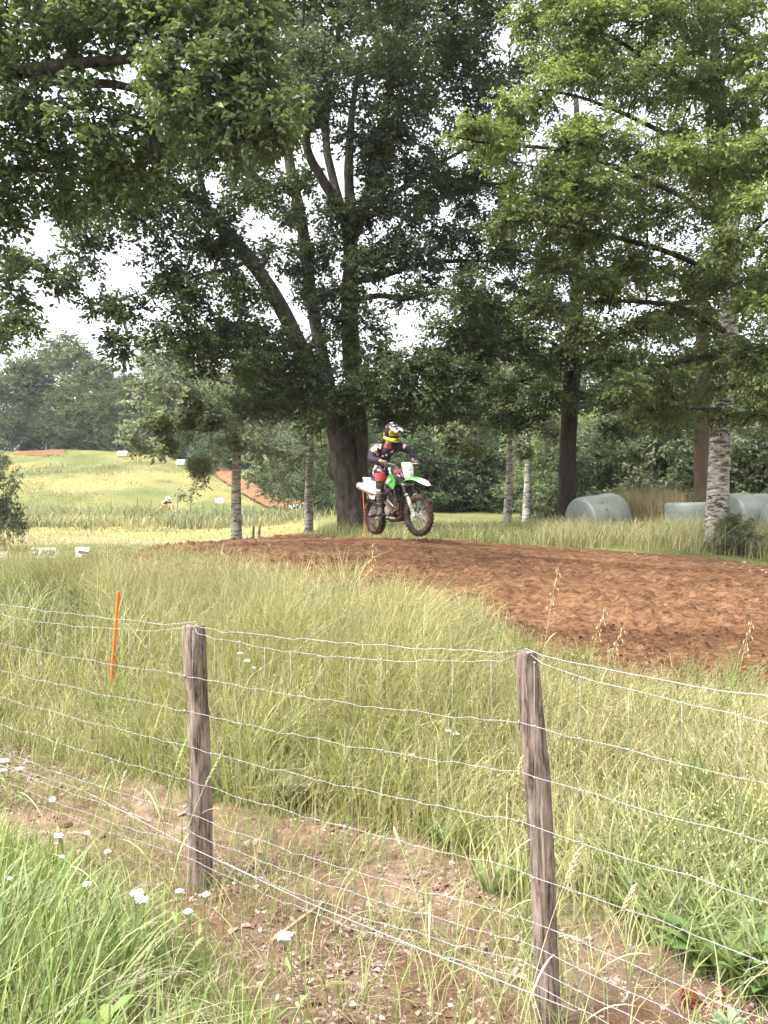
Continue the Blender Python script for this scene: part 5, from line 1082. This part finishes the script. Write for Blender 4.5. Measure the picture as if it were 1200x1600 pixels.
# ------------------------------------------------------------------ silage bales
def wrap_mat(name, c0, c1):
    m, t, p, o = nodes(name); v = coords(t, (1, 1, 1)); n1 = noise(t, v, 2.2, 5, .6, .3); n2 = noise(t, coords(t, (9, .6, .6)), 3, 4, .6)
    L(t, ramp(t, n1, [(.3, c0), (.7, c1)]), p.inputs['Base Color']); p.inputs['Roughness'].default_value = .45; p.inputs['Specular IOR Level'].default_value = .35
    bump(t, p, n2, .4, .03); return m
WRAP = wrap_mat('bale_wrap', (.092, .106, .092), (.17, .184, .164)); WRAPW = wrap_mat('white_wrap', (.62, .62, .61), (.78, .78, .77))
def bale(px, py_top, d, r, ln, rot, tilt, label, seed, mat=WRAP, group='wrapped round bales', cat='bale', upright=False):
    rr = random.Random(seed); g = G(px, d); o = empty('silage_bale', g, (0, tilt, rot), label=label, cat=cat, group=group); mb = MB(); rings = []; n = 30
    prof = [(.0, .01), (.4, .0), (.88, .0), (.96, .018), (1, .075), (1.005, .28), (.995, .5), (1.005, .75), (1, .925), (.96, .982), (.88, 1.0), (.4, 1.0), (.0, .99)]
    sag = [1+.014*rr.uniform(-1, 1) for _ in range(n)]
    for k, h_ in prof:
        k = max(k, .02); ring = []
        for j in range(n):
            a = 2*math.pi*j/n; q = r*k*sag[j]
            ring.append((h_*ln-ln/2, math.cos(a)*q, max(math.sin(a)*q, -r*.86)+r*.86) if not upright else (math.cos(a)*q, math.sin(a)*q, h_*ln))
        rings.append(ring)
    mb.rings(rings); mb.build('wrapping', mat, o, sharp=60)
    m2 = MB(); 
    for _ in range(3):
        x = rr.uniform(-.3, .3)*ln; a0 = rr.uniform(.2, 1.6)
        if upright: m2.box((math.cos(a0)*r*1.0, -abs(math.sin(a0))*r*1.0, ln*rr.uniform(.5, .8)), (.10, .02, .03), Matrix.Rotation(a0, 3, 'Z'))
        else: m2.box((x, -math.cos(a0)*r*1.005, r*.86+math.sin(a0)*r*1.0), (.03, .08, .03))
    m2.build('film_tail', mat, o)
    return o
bale(938, 775, 19.2, .62, 1.10, R(24), R(-7), 'tilted grey green bale with a bright top edge beside the dark trunk', 1)
bale(1082, 782, 18.2, .60, .92, 0, R(-1), 'middle grey green bale half behind the pale barked tree', 2, upright=True)
bale(1174, 780, 18.0, .60, 1.1, R(8), 0, 'grey green bale just right of the pale barked tree', 3)
bale(1232, 782, 17.2, .59, 1.2, R(76), 0, 'outermost grey green bale cut by the right edge, end face towards the track', 4)
WBG = 'white wrapped bales on the far slope'
bale(192, 715, 90, .36, 1.1, R(5), 0, 'white wrapped bale under the middle of the hilltop wood', 5, WRAPW, WBG)
bale(284, 725, 84, .36, 1.0, R(-15), 0, 'white wrapped bale beside the lowest mistletoe ball', 6, WRAPW, WBG)
bale(461, 797, 57, .35, .9, R(10), 0, 'small white bale at the foot of the far dirt ramp', 7, WRAPW, WBG)
# ------------------------------------------------------------------ boards
BOARDW = mat_noise('board_white', [(.25, (.55, .54, .50)), (.5, (.80, .80, .78))], 9, (1, 1, 1), .6, 0, 0)
def board(px, py0, py1, d, wpx, label, marks, rot=0, legs=True):
    w = wpx/FPX*d; z1 = W(0, py0, d)[2]; z0 = W(0, py1, d)[2]; g = G(px, d); o = empty('track_board', g, (0, 0, rot), label=label, cat='board', group='small white boards in the field')
    h_ = z1-z0; zc = (z1+z0)/2-g[2]; m = MB(); m.box((0, 0, zc), (w, .03, h_), None, .004); pn = m.build('panel', BOARDW, o)
    for s in (-1, 1):
        m = MB(); m.box((s*w*.42, .035, (zc+h_*.3)/2-.1), (.03, .03, zc+h_*.3+.2)); m.build('leg', POSTW, o)
    if marks:
        m = MB()
        for (x, z, lx, lz, a) in marks: m.box((x*w, -.018, zc+z*h_), (lx*w, .006, lz*h_), Matrix.Rotation(a, 3, 'Y'))
        m.build('lettering', INK, pn)
    return o
SCR = [(-.46,.20,.05,.2,0),(-.36,.30,.18,.10,-.3),(-.22,.26,.12,.12,.5),(-.42,-.10,.14,.10,0),(-.30,.02,.05,.42,0),(-.38,-.26,.16,.10,0),(-.22,-.22,.10,.14,0),(-.22,.05,.05,.3,0),(-.05,.0,.035,.85,.5),(.05,.02,.04,.5,.25),(.10,.0,.12,.12,0),(.15,.02,.04,.5,.25),
       (.23,.22,.14,.12,.2),(.26,-.05,.12,.12,0),(.31,.08,.04,.3,0),(.22,-.24,.16,.10,-.2),(.39,.20,.10,.11,0),(.36,.0,.04,.5,0),(.43,.0,.04,.5,0),(.39,-.02,.10,.10,0),(.39,-.24,.10,.10,0)]
board(68, 856, 872, 17.6, 39, 'white board with scrawled black letters standing behind the rank grass', SCR)
board(129, 855, 871, 17.8, 22, 'narrow white board with a dark stripe right of the lettered board', [(.1,-.02,.75,.26,.12),(.25,-.36,.5,.2,.1)])
board(6, 862, 875, 17.4, 12, 'cream board at the left edge beside the lettered board', None)
board(343, 778, 786, 60, 14, 'low white board below the far dirt ramp', None)
board(478, 783, 794, 56, 10, 'pale upright board beside the slim poplar', None)
board(536, 797, 803, 50, 14, 'low white board left of the great oak foot', None)
# stakes in a row along the foot of the hill
for i, px in enumerate((173, 213, 235, 277, 298, 318, 338, 395, 404)):
    d = 51 if px < 380 else 24; g = G(px, d); h_ = (1.25 if px < 380 else .55)+.15*math.sin(i*2.3)
    o = empty('field_stake', g, (R(2*math.sin(i*3)), R(3*math.sin(i)), 0), label='%s from the left of the thin stakes along the foot of the hill' % ('first', 'second', 'third', 'fourth', 'fifth', 'sixth', 'last')[i] if px < 380 else ('short stake right of the mistletoe poplar' if px == 395 else 'short split stake farther right of the mistletoe poplar'), cat='stake', group='thin stakes along the foot of the hill' if px < 380 else None)
    m = MB(); m.tube([(0, 0, -.2), (0, 0, h_*.5), (.01, 0, h_)], [.035, .033, .028] if px < 380 else [.04, .045, .035], 8, wob=.08); m.build('stake', POSTW, o)

# ------------------------------------------------------------------ stones of the rubble strip
STONE = mat_noise('pale_stone', [(.3, (.17, .10, .08)), (.5, (.33, .235, .20)), (.70, (.58, .49, .46))], 14, (1, 1, 1), .9, 0, .6, .006, .15)
STONED = mat_noise('red_clod', [(.3, (.09, .045, .03)), (.6, (.20, .105, .072)), (.8, (.32, .21, .165))], 14, (1, 1, 1), .95, 0, .8, .008, .1)
def rock(seed, n=12):
    rg = np.random.default_rng(seed); u = unit(rg.normal(0, 1, (n, 3))); import bmesh
    bm = bmesh.new()
    for q in u: bm.verts.new(tuple(q*rg.uniform(.75, 1.1)*np.array([1, .75, .5])))
    bmesh.ops.convex_hull(bm, input=bm.verts); bmesh.ops.triangulate(bm, faces=bm.faces); bm.normal_update()
    me = bpy.data.meshes.new('stone'); bm.to_mesh(me); bm.free(); return me
ROCKS = [rock(s) for s in range(10)]; CLODS = [rock(20+s, 12) for s in range(6)]; GRIT = [rock(40+s, 7) for s in range(8)]
for m_ in ROCKS: m_.materials.append(STONE)
for m_ in CLODS: m_.materials.append(STONED)
FRONTR = [(-.3, 2.3), (.1, 1.8), (.9, 1.0), (2.5, .6), (2.2, 2.1), (1.2, 2.6), (.5, 3.2), (-.1, 3.3)]
SX, SY = scatter(230, RUBBLE, (.6, .28, 81)); S2 = scatter(65, FRONTR, None); SX = np.r_[SX, S2[0]]; SY = np.r_[SY, S2[1]]; SZ = hgt(SX, SY)
for i in range(len(SX)):
    red = i % 4 == 0; s = random.uniform(.009, .020)*(1.35 if red else 1)*(1+.12*SY[i])
    o = bpy.data.objects.new('stone', random.choice(CLODS if red else ROCKS)); COL.objects.link(o); o.location = (SX[i], SY[i], SZ[i]+s*.2); o.rotation_euler = (random.uniform(-.5, .5), random.uniform(-.5, .5), random.uniform(0, 6.3)); o.scale = (s*random.uniform(.8, 1.4), s, s*random.uniform(.7, 1.2))
    tag(o, 'red brown clod of earth among the pale rubble under the fence' if red else 'pale pinkish stone in the bare rubble strip under the fence', 'stone', 'earth clods in the rubble strip' if red else 'stones in the rubble strip')
def rubble(name, n, poly, mat, s0, s1, seed, protos, clump=(.3, .3)):
    rg = np.random.default_rng(seed); X, Y = scatter(n, poly, (clump[0], clump[1], seed)); Z = hgt(X, Y)+fbm(X, Y, .22, 4, 9)*.07
    VV = []; TT = []; c = 0; arr = [(np.array([v.co[:] for v in me.vertices]), np.array([p.vertices[:] for p in me.polygons])) for me in protos]
    for i in range(n):
        v, f = arr[i % len(arr)]; s = s0+(s1-s0)*rg.random()**3; a = rg.uniform(0, 6.28); ca, sa = math.cos(a), math.sin(a); q = v*s*rg.uniform(.7, 1.3, 3)
        q = np.stack([q[:, 0]*ca-q[:, 1]*sa, q[:, 0]*sa+q[:, 1]*ca, q[:, 2]], -1)+[X[i], Y[i], Z[i]+s*.15]; VV.append(q); TT.append(f+c); c += len(v)
    o = mesh_np(name, np.concatenate(VV), np.concatenate(TT), mat); o['kind'] = 'stuff'
WIDE = RUBBLE+[(.2, .9), (-.2, 1.6), (-.5, 2.4)]
rubble('gravel', 11000, RUBBLE, STONE, .003, .019, 82, GRIT); rubble('gravel', 5000, FRONTR, STONE, .003, .015, 83, GRIT); rubble('gravel', 6500, RUBBLE, STONED, .004, .024, 84, GRIT)
rubble('gravel', 8000, [P2(1300, 5.8), P2(1000, 6.6), P2(800, 7.6), P2(600, 9), P2(400, 10), P2(300, 12), P2(500, 13), P2(800, 14.2), P2(1200, 12.6)], DIRT, .006, .035, 85, GRIT, (1.0, .3))
rubble('gravel', 240, [P2(860, 14), P2(1250, 12), P2(1200, 13.2), P2(1000, 14.2)], STONE, .01, .03, 86, ROCKS, (1.0, .3))

# ------------------------------------------------------------------ flowers and single stalks
PETAL = mat_noise('white_petal', [(.3, (.72, .72, .68)), (.7, (.82, .82, .80))], 20, (1, 1, 1), .7, 0, 0)
YEL = mat_noise('flower_yellow', [(.3, (.6, .42, .03)), (.7, (.75, .55, .06))], 20, (1, 1, 1), .7, 0, 0)
STEM = mat_noise('flower_stem', [(.3, (.12, .17, .05)), (.7, (.22, .26, .10))], 10, (1, 1, 1), .7, 0, 0)
def flat_leaf(mb, p, a, ln, w, up=.3, n=4):
    p = Vector(p); a = Vector(a).normalized(); s = a.cross(V3(0, 0, 1)).normalized(); v = []; f = []
    for i in range(n+1):
        k = i/n; hw = w*math.sin(math.pi*min(.97, k*.92+.06))**.8/2; c = p+a*ln*k+V3(0, 0, up*ln*(k-k*k*1.1)); v += [c-s*hw+V3(0, 0, hw*.3), c, c+s*hw+V3(0, 0, hw*.3)]
    for i in range(n): q = 3*i; f += [(q, q+1, q+4, q+3), (q+1, q+2, q+5, q+4)]
    mb.add(v, f)
def yarrow(px, py, d, wpx, label, seed, daisy=False):
    rr = random.Random(seed); top = W(px, py, d); dx, dy = rr.uniform(-.06, .06), rr.uniform(-.03, .06); gx_, gy_ = top[0]+dx, top[1]+dy; g = np.array([gx_, gy_, h1(gx_, gy_)])
    o = empty('daisy_flower' if daisy else 'yarrow_flower', g, label=label, cat='flower', group='white flowers along the fence'); t = Vector(tuple(top-g)); r = wpx/FPX*d/2
    m = MB(); m.tube([(0, 0, -.02), t*.5+V3(.012, .01, 0), t*.86], [.0022, .0018, .0015], 5)
    if not daisy:
        for k in range(7): a = rr.uniform(0, 6.28); m.tube([t*.86, t+V3(math.cos(a)*r*.6, math.sin(a)*r*.6, -.004)], .0011, 4)
    for k in range(4): a = rr.uniform(0, 6.28); flat_leaf(m, t*(.15+.17*k), (math.cos(a), math.sin(a), .5), .05, .012)
    m.build('stem', STEM, o)
    m = MB()
    if daisy:
        for k in range(13):
            a = 6.283*k/13; flat_leaf(m, t+V3(math.cos(a)*r*.25, math.sin(a)*r*.25-.0, 0), (math.cos(a), math.sin(a)*.7-.2, math.sin(a)*.6), r*.8, r*.36, .1, 3)
        m.build('flower_head', PETAL, o); m = MB(); m.ball(t+V3(0, -.003, .001), r*.3, 10, 6); m.build('flower_centre', YEL, o)
    else:
        for k in range(44):
            a = k*2.4; q = r*math.sqrt(k/44.); m.ball(t+V3(math.cos(a)*q, math.sin(a)*q, .006*math.cos(q/r*1.5)+rr.uniform(-.003, .003)), r*rr.uniform(.13, .2), 5, 3)
        m.build('flower_head', PETAL, o, sharp=0)
for i, (px, py, d, w_, dz, lab) in enumerate([(214,1396,2.55,20,0,'large white yarrow head nearest the left post, upper one of a touching pair'),(221,1406,2.5,20,0,'large white yarrow head, lower one of a touching pair'),(136,1382,2.6,13,0,'single white yarrow head in the bright grass left of the touching pair'),(15,1374,2.6,8,0,'tiny white yarrow head at the left edge of the bright grass'),
   (443,1463,2.35,26,0,'broad white yarrow head alone in front of the bare rubble'),(82,1249,3.6,11,1,'small daisy with a yellow centre over the rubble left of the left post'),(92,1306,3.3,14,0,'white yarrow head over the rubble below the daisy'),(136,1302,3.3,9,0,'small white yarrow head right of the one below the daisy'),(168,1331,3.1,10,0,'small white yarrow head at the near edge of the rubble'),
   (97,1340,3.0,8,0,'small white yarrow head where rubble and bright grass meet'),(6,1189,4.4,16,0,'white yarrow head at the left edge on the rubble, upper of two'),(5,1204,4.3,12,0,'white yarrow head at the left edge on the rubble, lower of two'),(31,1201,4.3,13,0,'greenish white yarrow head beside the two at the left edge'),(322,1398,2.7,13,0,'flat white yarrow head at the foot of the left post'),(280,1393,2.7,12,0,'small white yarrow head just left of the foot of the left post'),
   (294,1425,2.5,14,0,'nodding white yarrow head below the foot of the left post'),(375,1021,4.9,9,0,'white yarrow head high in the tall grass right of the left post, upper of two'),(386,1033,4.9,9,0,'white yarrow head high in the tall grass right of the left post, lower of two'),(397,1044,4.9,6,0,'tiny white flower next to the two yarrow heads in the tall grass'),(194,1102,5.4,6,0,'tiny white flower in the tall grass under the orange lath'),
   (700,1142,4.3,9,0,'white flower in the tall grass left of the right post, in a loose group'),(712,1147,4.3,11,0,'white flower in the loose group left of the right post, larger one'),(644,1180,4.2,8,0,'small white flower low in the tall grass between the posts'),(632,1186,4.2,6,0,'smallest white flower low in the tall grass between the posts')]):
    yarrow(px, py, d, w_, lab, 100+i, dz == 1)
STRAW = mat_noise('straw', [(.3, (.36, .29, .15)), (.7, (.55, .45, .28))], 12, (1, 1, 1), .8, 0, 0)
SEED = mat_noise('seed_husk', [(.3, (.40, .29, .17)), (.7, (.62, .48, .32))], 20, (1, 1, 1), .8, 0, .2, .002)
PALEG = mat_noise('pale_green_stalk', [(.3, (.28, .32, .12)), (.7, (.42, .44, .22))], 12, (1, 1, 1), .7, 0, 0)
def stalk(tip, base, label, seed, oat=False, hl=.09, mat=STRAW, smat=SEED, hw=.006, group='single grass stalks along the fence'):
    rr = random.Random(seed); tip = np.asarray(tip); b = np.asarray(base, float); o = empty('grass_stalk', b, label=label, cat='grass stalk', group=group); t = Vector(tuple(tip-b)); m = MB()
    ct = V3(t.x*.35, t.y*.35, t.z*.62); pts = [ct*2*k*(1-k)+t*k*k for k in [i/9 for i in range(10)]]
    m.tube(pts, [.0017-.0009*i/9 for i in range(10)], 5); 
    for k in range(2): q = pts[3+2*k]; a = rr.uniform(0, 6.28); flat_leaf(m, q, (math.cos(a), math.sin(a), .6), .16, .006, .5, 5)
    m.build('stem', mat, o, sharp=0); m = MB(); ax_ = (pts[-1]-pts[-3]).normalized()
    n_ = 10 if oat else 22
    for k in range(n_):
        u = k/(n_-1); q = t-ax_*hl*(1-u)*(1 if not oat else 1.6); a = k*2.4; rad = V3(math.cos(a), math.sin(a), 0)
        if oat:
            e = q+rad*.022*(1.1-u*.6)+V3(0, 0, -.012); m.tube([q, e], .0006, 3); m.tube([e, e+V3(rad.x*.004, rad.y*.004, -.010), e+V3(rad.x*.006, rad.y*.006, -.024)], [.001, .0032, .0005], 5)
        else:
            e = q+ax_*.018+rad*hw*(math.sin(math.pi*(.12+.8*u))); m.tube([q, mid(q, e)+rad*.0016, e], [.001, .0028, .0006], 5)
    m.build('seed_head', smat, o, sharp=0)
def stp(px, py, d, bpx, bd, *a, **k):
    g = G(bpx, bd); stalk(W(px, py, d), g, *a, **k)
stp(905, 1330, 2.0, 800, 2.15, 'stalk with a plump straw brown seed head crossing right of the right post', 1, hl=.10, hw=.010)
stp(990, 1388, 1.95, 880, 2.1, 'stalk with a narrow brown seed head farther right of the right post', 2, hl=.075, hw=.006)
stp(618, 1300, 2.6, 690, 2.5, 'bent dry stalk with a pale seed head between the posts', 3, hl=.05, hw=.004)
stp(873, 886, 4.6, 830, 4.7, 'tall oat stalk rising over the bare track right of the right post', 4, oat=True, mat=PALEG, hl=.16)
stp(947, 948, 4.4, 890, 4.6, 'oat stalk leaning right, in front of the bare track', 5, oat=True, mat=PALEG, hl=.12)
stp(1175, 968, 4.2, 1130, 4.4, 'oat stalk near the right edge in front of the bare track', 6, oat=True, mat=PALEG, hl=.12)
stp(975, 978, 4.4, 905, 4.6, 'shorter oat stalk leaning right in front of the bare track', 7, oat=True, mat=PALEG, hl=.10)
stp(345, 1180, 2.9, 250, 3.0, 'pale green stalk arching across the front of the left post', 8, oat=False, mat=PALEG, smat=PALEG, hl=.14, hw=.005)
stp(290, 1160, 2.9, 215, 3.0, 'pale green stalk rising up to the left side of the left post', 9, mat=PALEG, smat=PALEG, hl=.12, hw=.005)
stp(90, 1158, 2.9, 45, 3.0, 'long stalk with a slim head at the left over the rubble', 10, mat=PALEG, smat=PALEG, hl=.08, hw=.004)
stp(195, 1210, 2.7, 145, 2.8, 'straw coloured stalk with a reddish head left of the left post', 11, hl=.07, hw=.005)
stp(170, 1215, 3.0, 110, 3.0, 'thin stalk beside the reddish headed one left of the left post', 12, mat=PALEG, smat=PALEG, hl=.06, hw=.004)
stp(585, 848, 5.4, 560, 5.6, 'drooping oat stalk seen just under the motorcycle', 13, oat=True, mat=PALEG, hl=.14)
stp(720, 930, 5.2, 700, 5.3, 'upright oat stalk left of the right post against the track', 14, oat=True, mat=PALEG, hl=.10)
stp(815, 1188, 2.3, 770, 2.5, 'fluffy pale seed head in front of the right post', 15, hl=.06, hw=.006)
# leafy weeds
WEED = mat_leaf('weed_leaf', .3)
def weed(px, d, label, name, c0, c1, n, ln, w, up, seed, cat='plant', stem=.0):
    rr = np.random.default_rng(seed); g = G(px, d); o = empty(name, g, label=label, cat=cat); V_ = []; T_ = []; C_ = []; mb = MB()
    if stem:
        m = MB(); m.tube([(0, 0, -.03), (.01, 0, stem*.5), (.0, .01, stem)], [.004, .003, .002], 6); m.build('stem', STEM, o)
    for k in range(n):
        a = k*2.4+rr.normal(0, .3); h_ = stem*(.1+.9*k/n); l_ = ln*rr.uniform(.6, 1.1)*(1-.5*k/n if stem else 1); e = rr.uniform(.3, 1)*up
        flat_leaf(mb, (math.cos(a)*.01, math.sin(a)*.01, h_), (math.cos(a), math.sin(a), e), l_, w*rr.uniform(.8, 1.2), .35, 5)
    v = np.array(mb.v); f = np.array(mb.f); col = np.repeat(palette(n, c0, c1, rr), len(v)//n, 0)
    lv = mesh_np('leaves', v, f, WEED, col, o, True); return o
weed(450, 4.25, 'woolly grey green mullein rosette at the far edge of the rubble between the posts', 'mullein_plant', (.16, .20, .13), (.27, .31, .22), 22, .17, .07, 1.0, 1, stem=.10)
weed(1130, 2.75, 'large dark green dock leaves at the lower right behind the fence', 'dock_plant', (.09, .16, .04), (.17, .25, .07), 26, .26, .06, 1.1, 2)
weed(1190, 2.6, 'narrow leaved dock at the right edge behind the fence', 'dock_plant', (.10, .17, .05), (.18, .26, .08), 24, .25, .045, 1.2, 3)
weed(690, 3.75, 'bright green dock leaves in the grass edge left of the right post', 'dock_plant', (.10, .15, .04), (.19, .24, .07), 18, .18, .03, 1.5, 4)
weed(765, 3.3, 'tall pale dock leaf tuft touching the right post', 'dock_plant', (.11, .15, .05), (.20, .24, .09), 16, .17, .018, 2.2, 5)
weed(1075, 2.55, 'small red leaved cranesbill on the rubble at the lower right', 'cranesbill_plant', (.20, .045, .03), (.32, .10, .05), 46, .04, .011, .8, 6, stem=.05)
weed(1140, 2.35, 'feathery grey green tuft at the lower right corner', 'yarrow_plant', (.17, .22, .12), (.28, .33, .20), 60, .09, .012, 1.0, 7, stem=.08)
weed(170, 2.0, 'broad leaved green weed in the bright grass at the lower left', 'weed_plant', (.13, .22, .05), (.24, .35, .09), 22, .13, .03, 1.0, 8, stem=.34)
weed(715, 1.85, 'upright leafy weed near the bottom edge left of the right post', 'weed_plant', (.15, .20, .08), (.26, .31, .14), 26, .12, .018, 1.2, 9, stem=.38)
weed(795, 1.9, 'leafy weed at the bottom edge close to the right post', 'weed_plant', (.14, .19, .07), (.26, .31, .13), 24, .12, .016, 1.2, 10, stem=.32)
weed(640, 2.0, 'slim weed with narrow leaves in the middle of the bottom rubble', 'weed_plant', (.17, .22, .10), (.28, .33, .16), 18, .08, .012, 1.2, 11, stem=.22)
# yellow button flowers behind the fence at the lower right
rg = np.random.default_rng(5); X, Y = scatter(170, [P2(960, 3.3), P2(1090, 2.85), P2(1230, 2.7), P2(1230, 3.7), P2(1000, 3.7)], None); Zg = hgt(X, Y)
mb = MB()
for x, y, z in zip(X, Y, Zg): mb.ball((x, y, z+rg.uniform(.16, .42)), rg.uniform(.003, .0055), 5, 4)
o = mb.build('yellow_blossom', mat_noise('pale_yellow', [(.3, (.48, .50, .12)), (.7, (.66, .66, .25))], 10, (1, 1, 1), .7, 0, 0)); o['kind'] = 'stuff'
X, Y = scatter(4200, [P2(940, 3.2), P2(1090, 2.7), P2(1260, 2.45), P2(1260, 3.9), P2(980, 3.9)], None)
blades('ground_cover', X, Y, RNG.uniform(.10, .36, len(X)), RNG.uniform(.007, .016, len(X)), RNG.uniform(.3, 1.1, len(X)), (.12, .165, .055), (.25, .28, .11), 4)
# stick on the rubble
st0, st1 = G(424, 2.92), G(508, 3.2); o = empty('wooden_stick', st0, label='bare brown stick lying on the rubble between the posts', cat='stick'); m = MB(); e = Vector(tuple(st1-st0)); m.tube([V3(0, 0, .02), e*.5+V3(.01, 0, .035), e+V3(0, 0, .03)], [.009, .008, .006], 8, wob=.1); m.tube([e*.6+V3(0, 0, .03), e*.75+V3(-.02, .03, .05)], [.004, .002], 5); m.build('stick', mat_noise('stick_wood', [(.3, (.22, .14, .09)), (.7, (.36, .25, .17))], 20, (1, 1, .2), .9, 0, .3, .002), o)

# ------------------------------------------------------------------ far rider in the hollow at the foot of the hill
ORJ = cloth('far_jersey', (.05, .06, .10), [((.72, .70, .70), (1, 1, 1), 2.0), ((.8, .2, .05), (1, 1.2, .8), 6.1)], 4, thr=(.48, .52))
WHS = mat_noise('far_helmet', [(.3, (.75, .75, .76)), (.7, (.82, .82, .83))], 8, (1, 1, 1), .35, 0, 0)
ORG = mat_noise('orange_plastic', [(.3, (.75, .18, .03)), (.7, (.85, .25, .05))], 8, (1, 1, 1), .4, 0, 0)
g = G(261, 57)
for src, lab, cat in ((bike, 'far orange motocross bike mostly hidden by the grass bank', 'motorcycle'), (rider, 'far rider with white helmet and orange sleeve behind the grass bank', 'person')):
    c = copy_tree(src); c.location = (g[0], g[1], g[2]); c.rotation_euler = (0, 0, R(-35)); tag(c, lab, cat)
    for o in c.children_recursive:
        if o.type != 'MESH': continue
        nm = o.name.split('.')[0]
        new = {'shell': WHS, 'chin_bar': WHS, 'peak': WHS, 'rear_band': WHS, 'jersey': ORJ, 'front_fender': ORG, 'shroud': ORG, 'knee_band': JERS, 'collar': JERS}.get(nm)
        if new:
            for s_ in o.material_slots: s_.link = 'OBJECT'; s_.material = new
# ------------------------------------------------------------------ air
hz, ht, hp, ho = nodes('haze'); ht.nodes.remove(hp); pv = N(ht, 'ShaderNodeVolumePrincipled'); pv.inputs['Color'].default_value = (.93, .96, 1, 1); pv.inputs['Density'].default_value = .00035; pv.inputs['Anisotropy'].default_value = .2
L(ht, pv.outputs[0], ho.inputs['Volume'])
m = MB(); m.box((0, 220, 13.5), (860, 860, 30)); tag(m.build('haze', hz, None, False), kind='stuff')
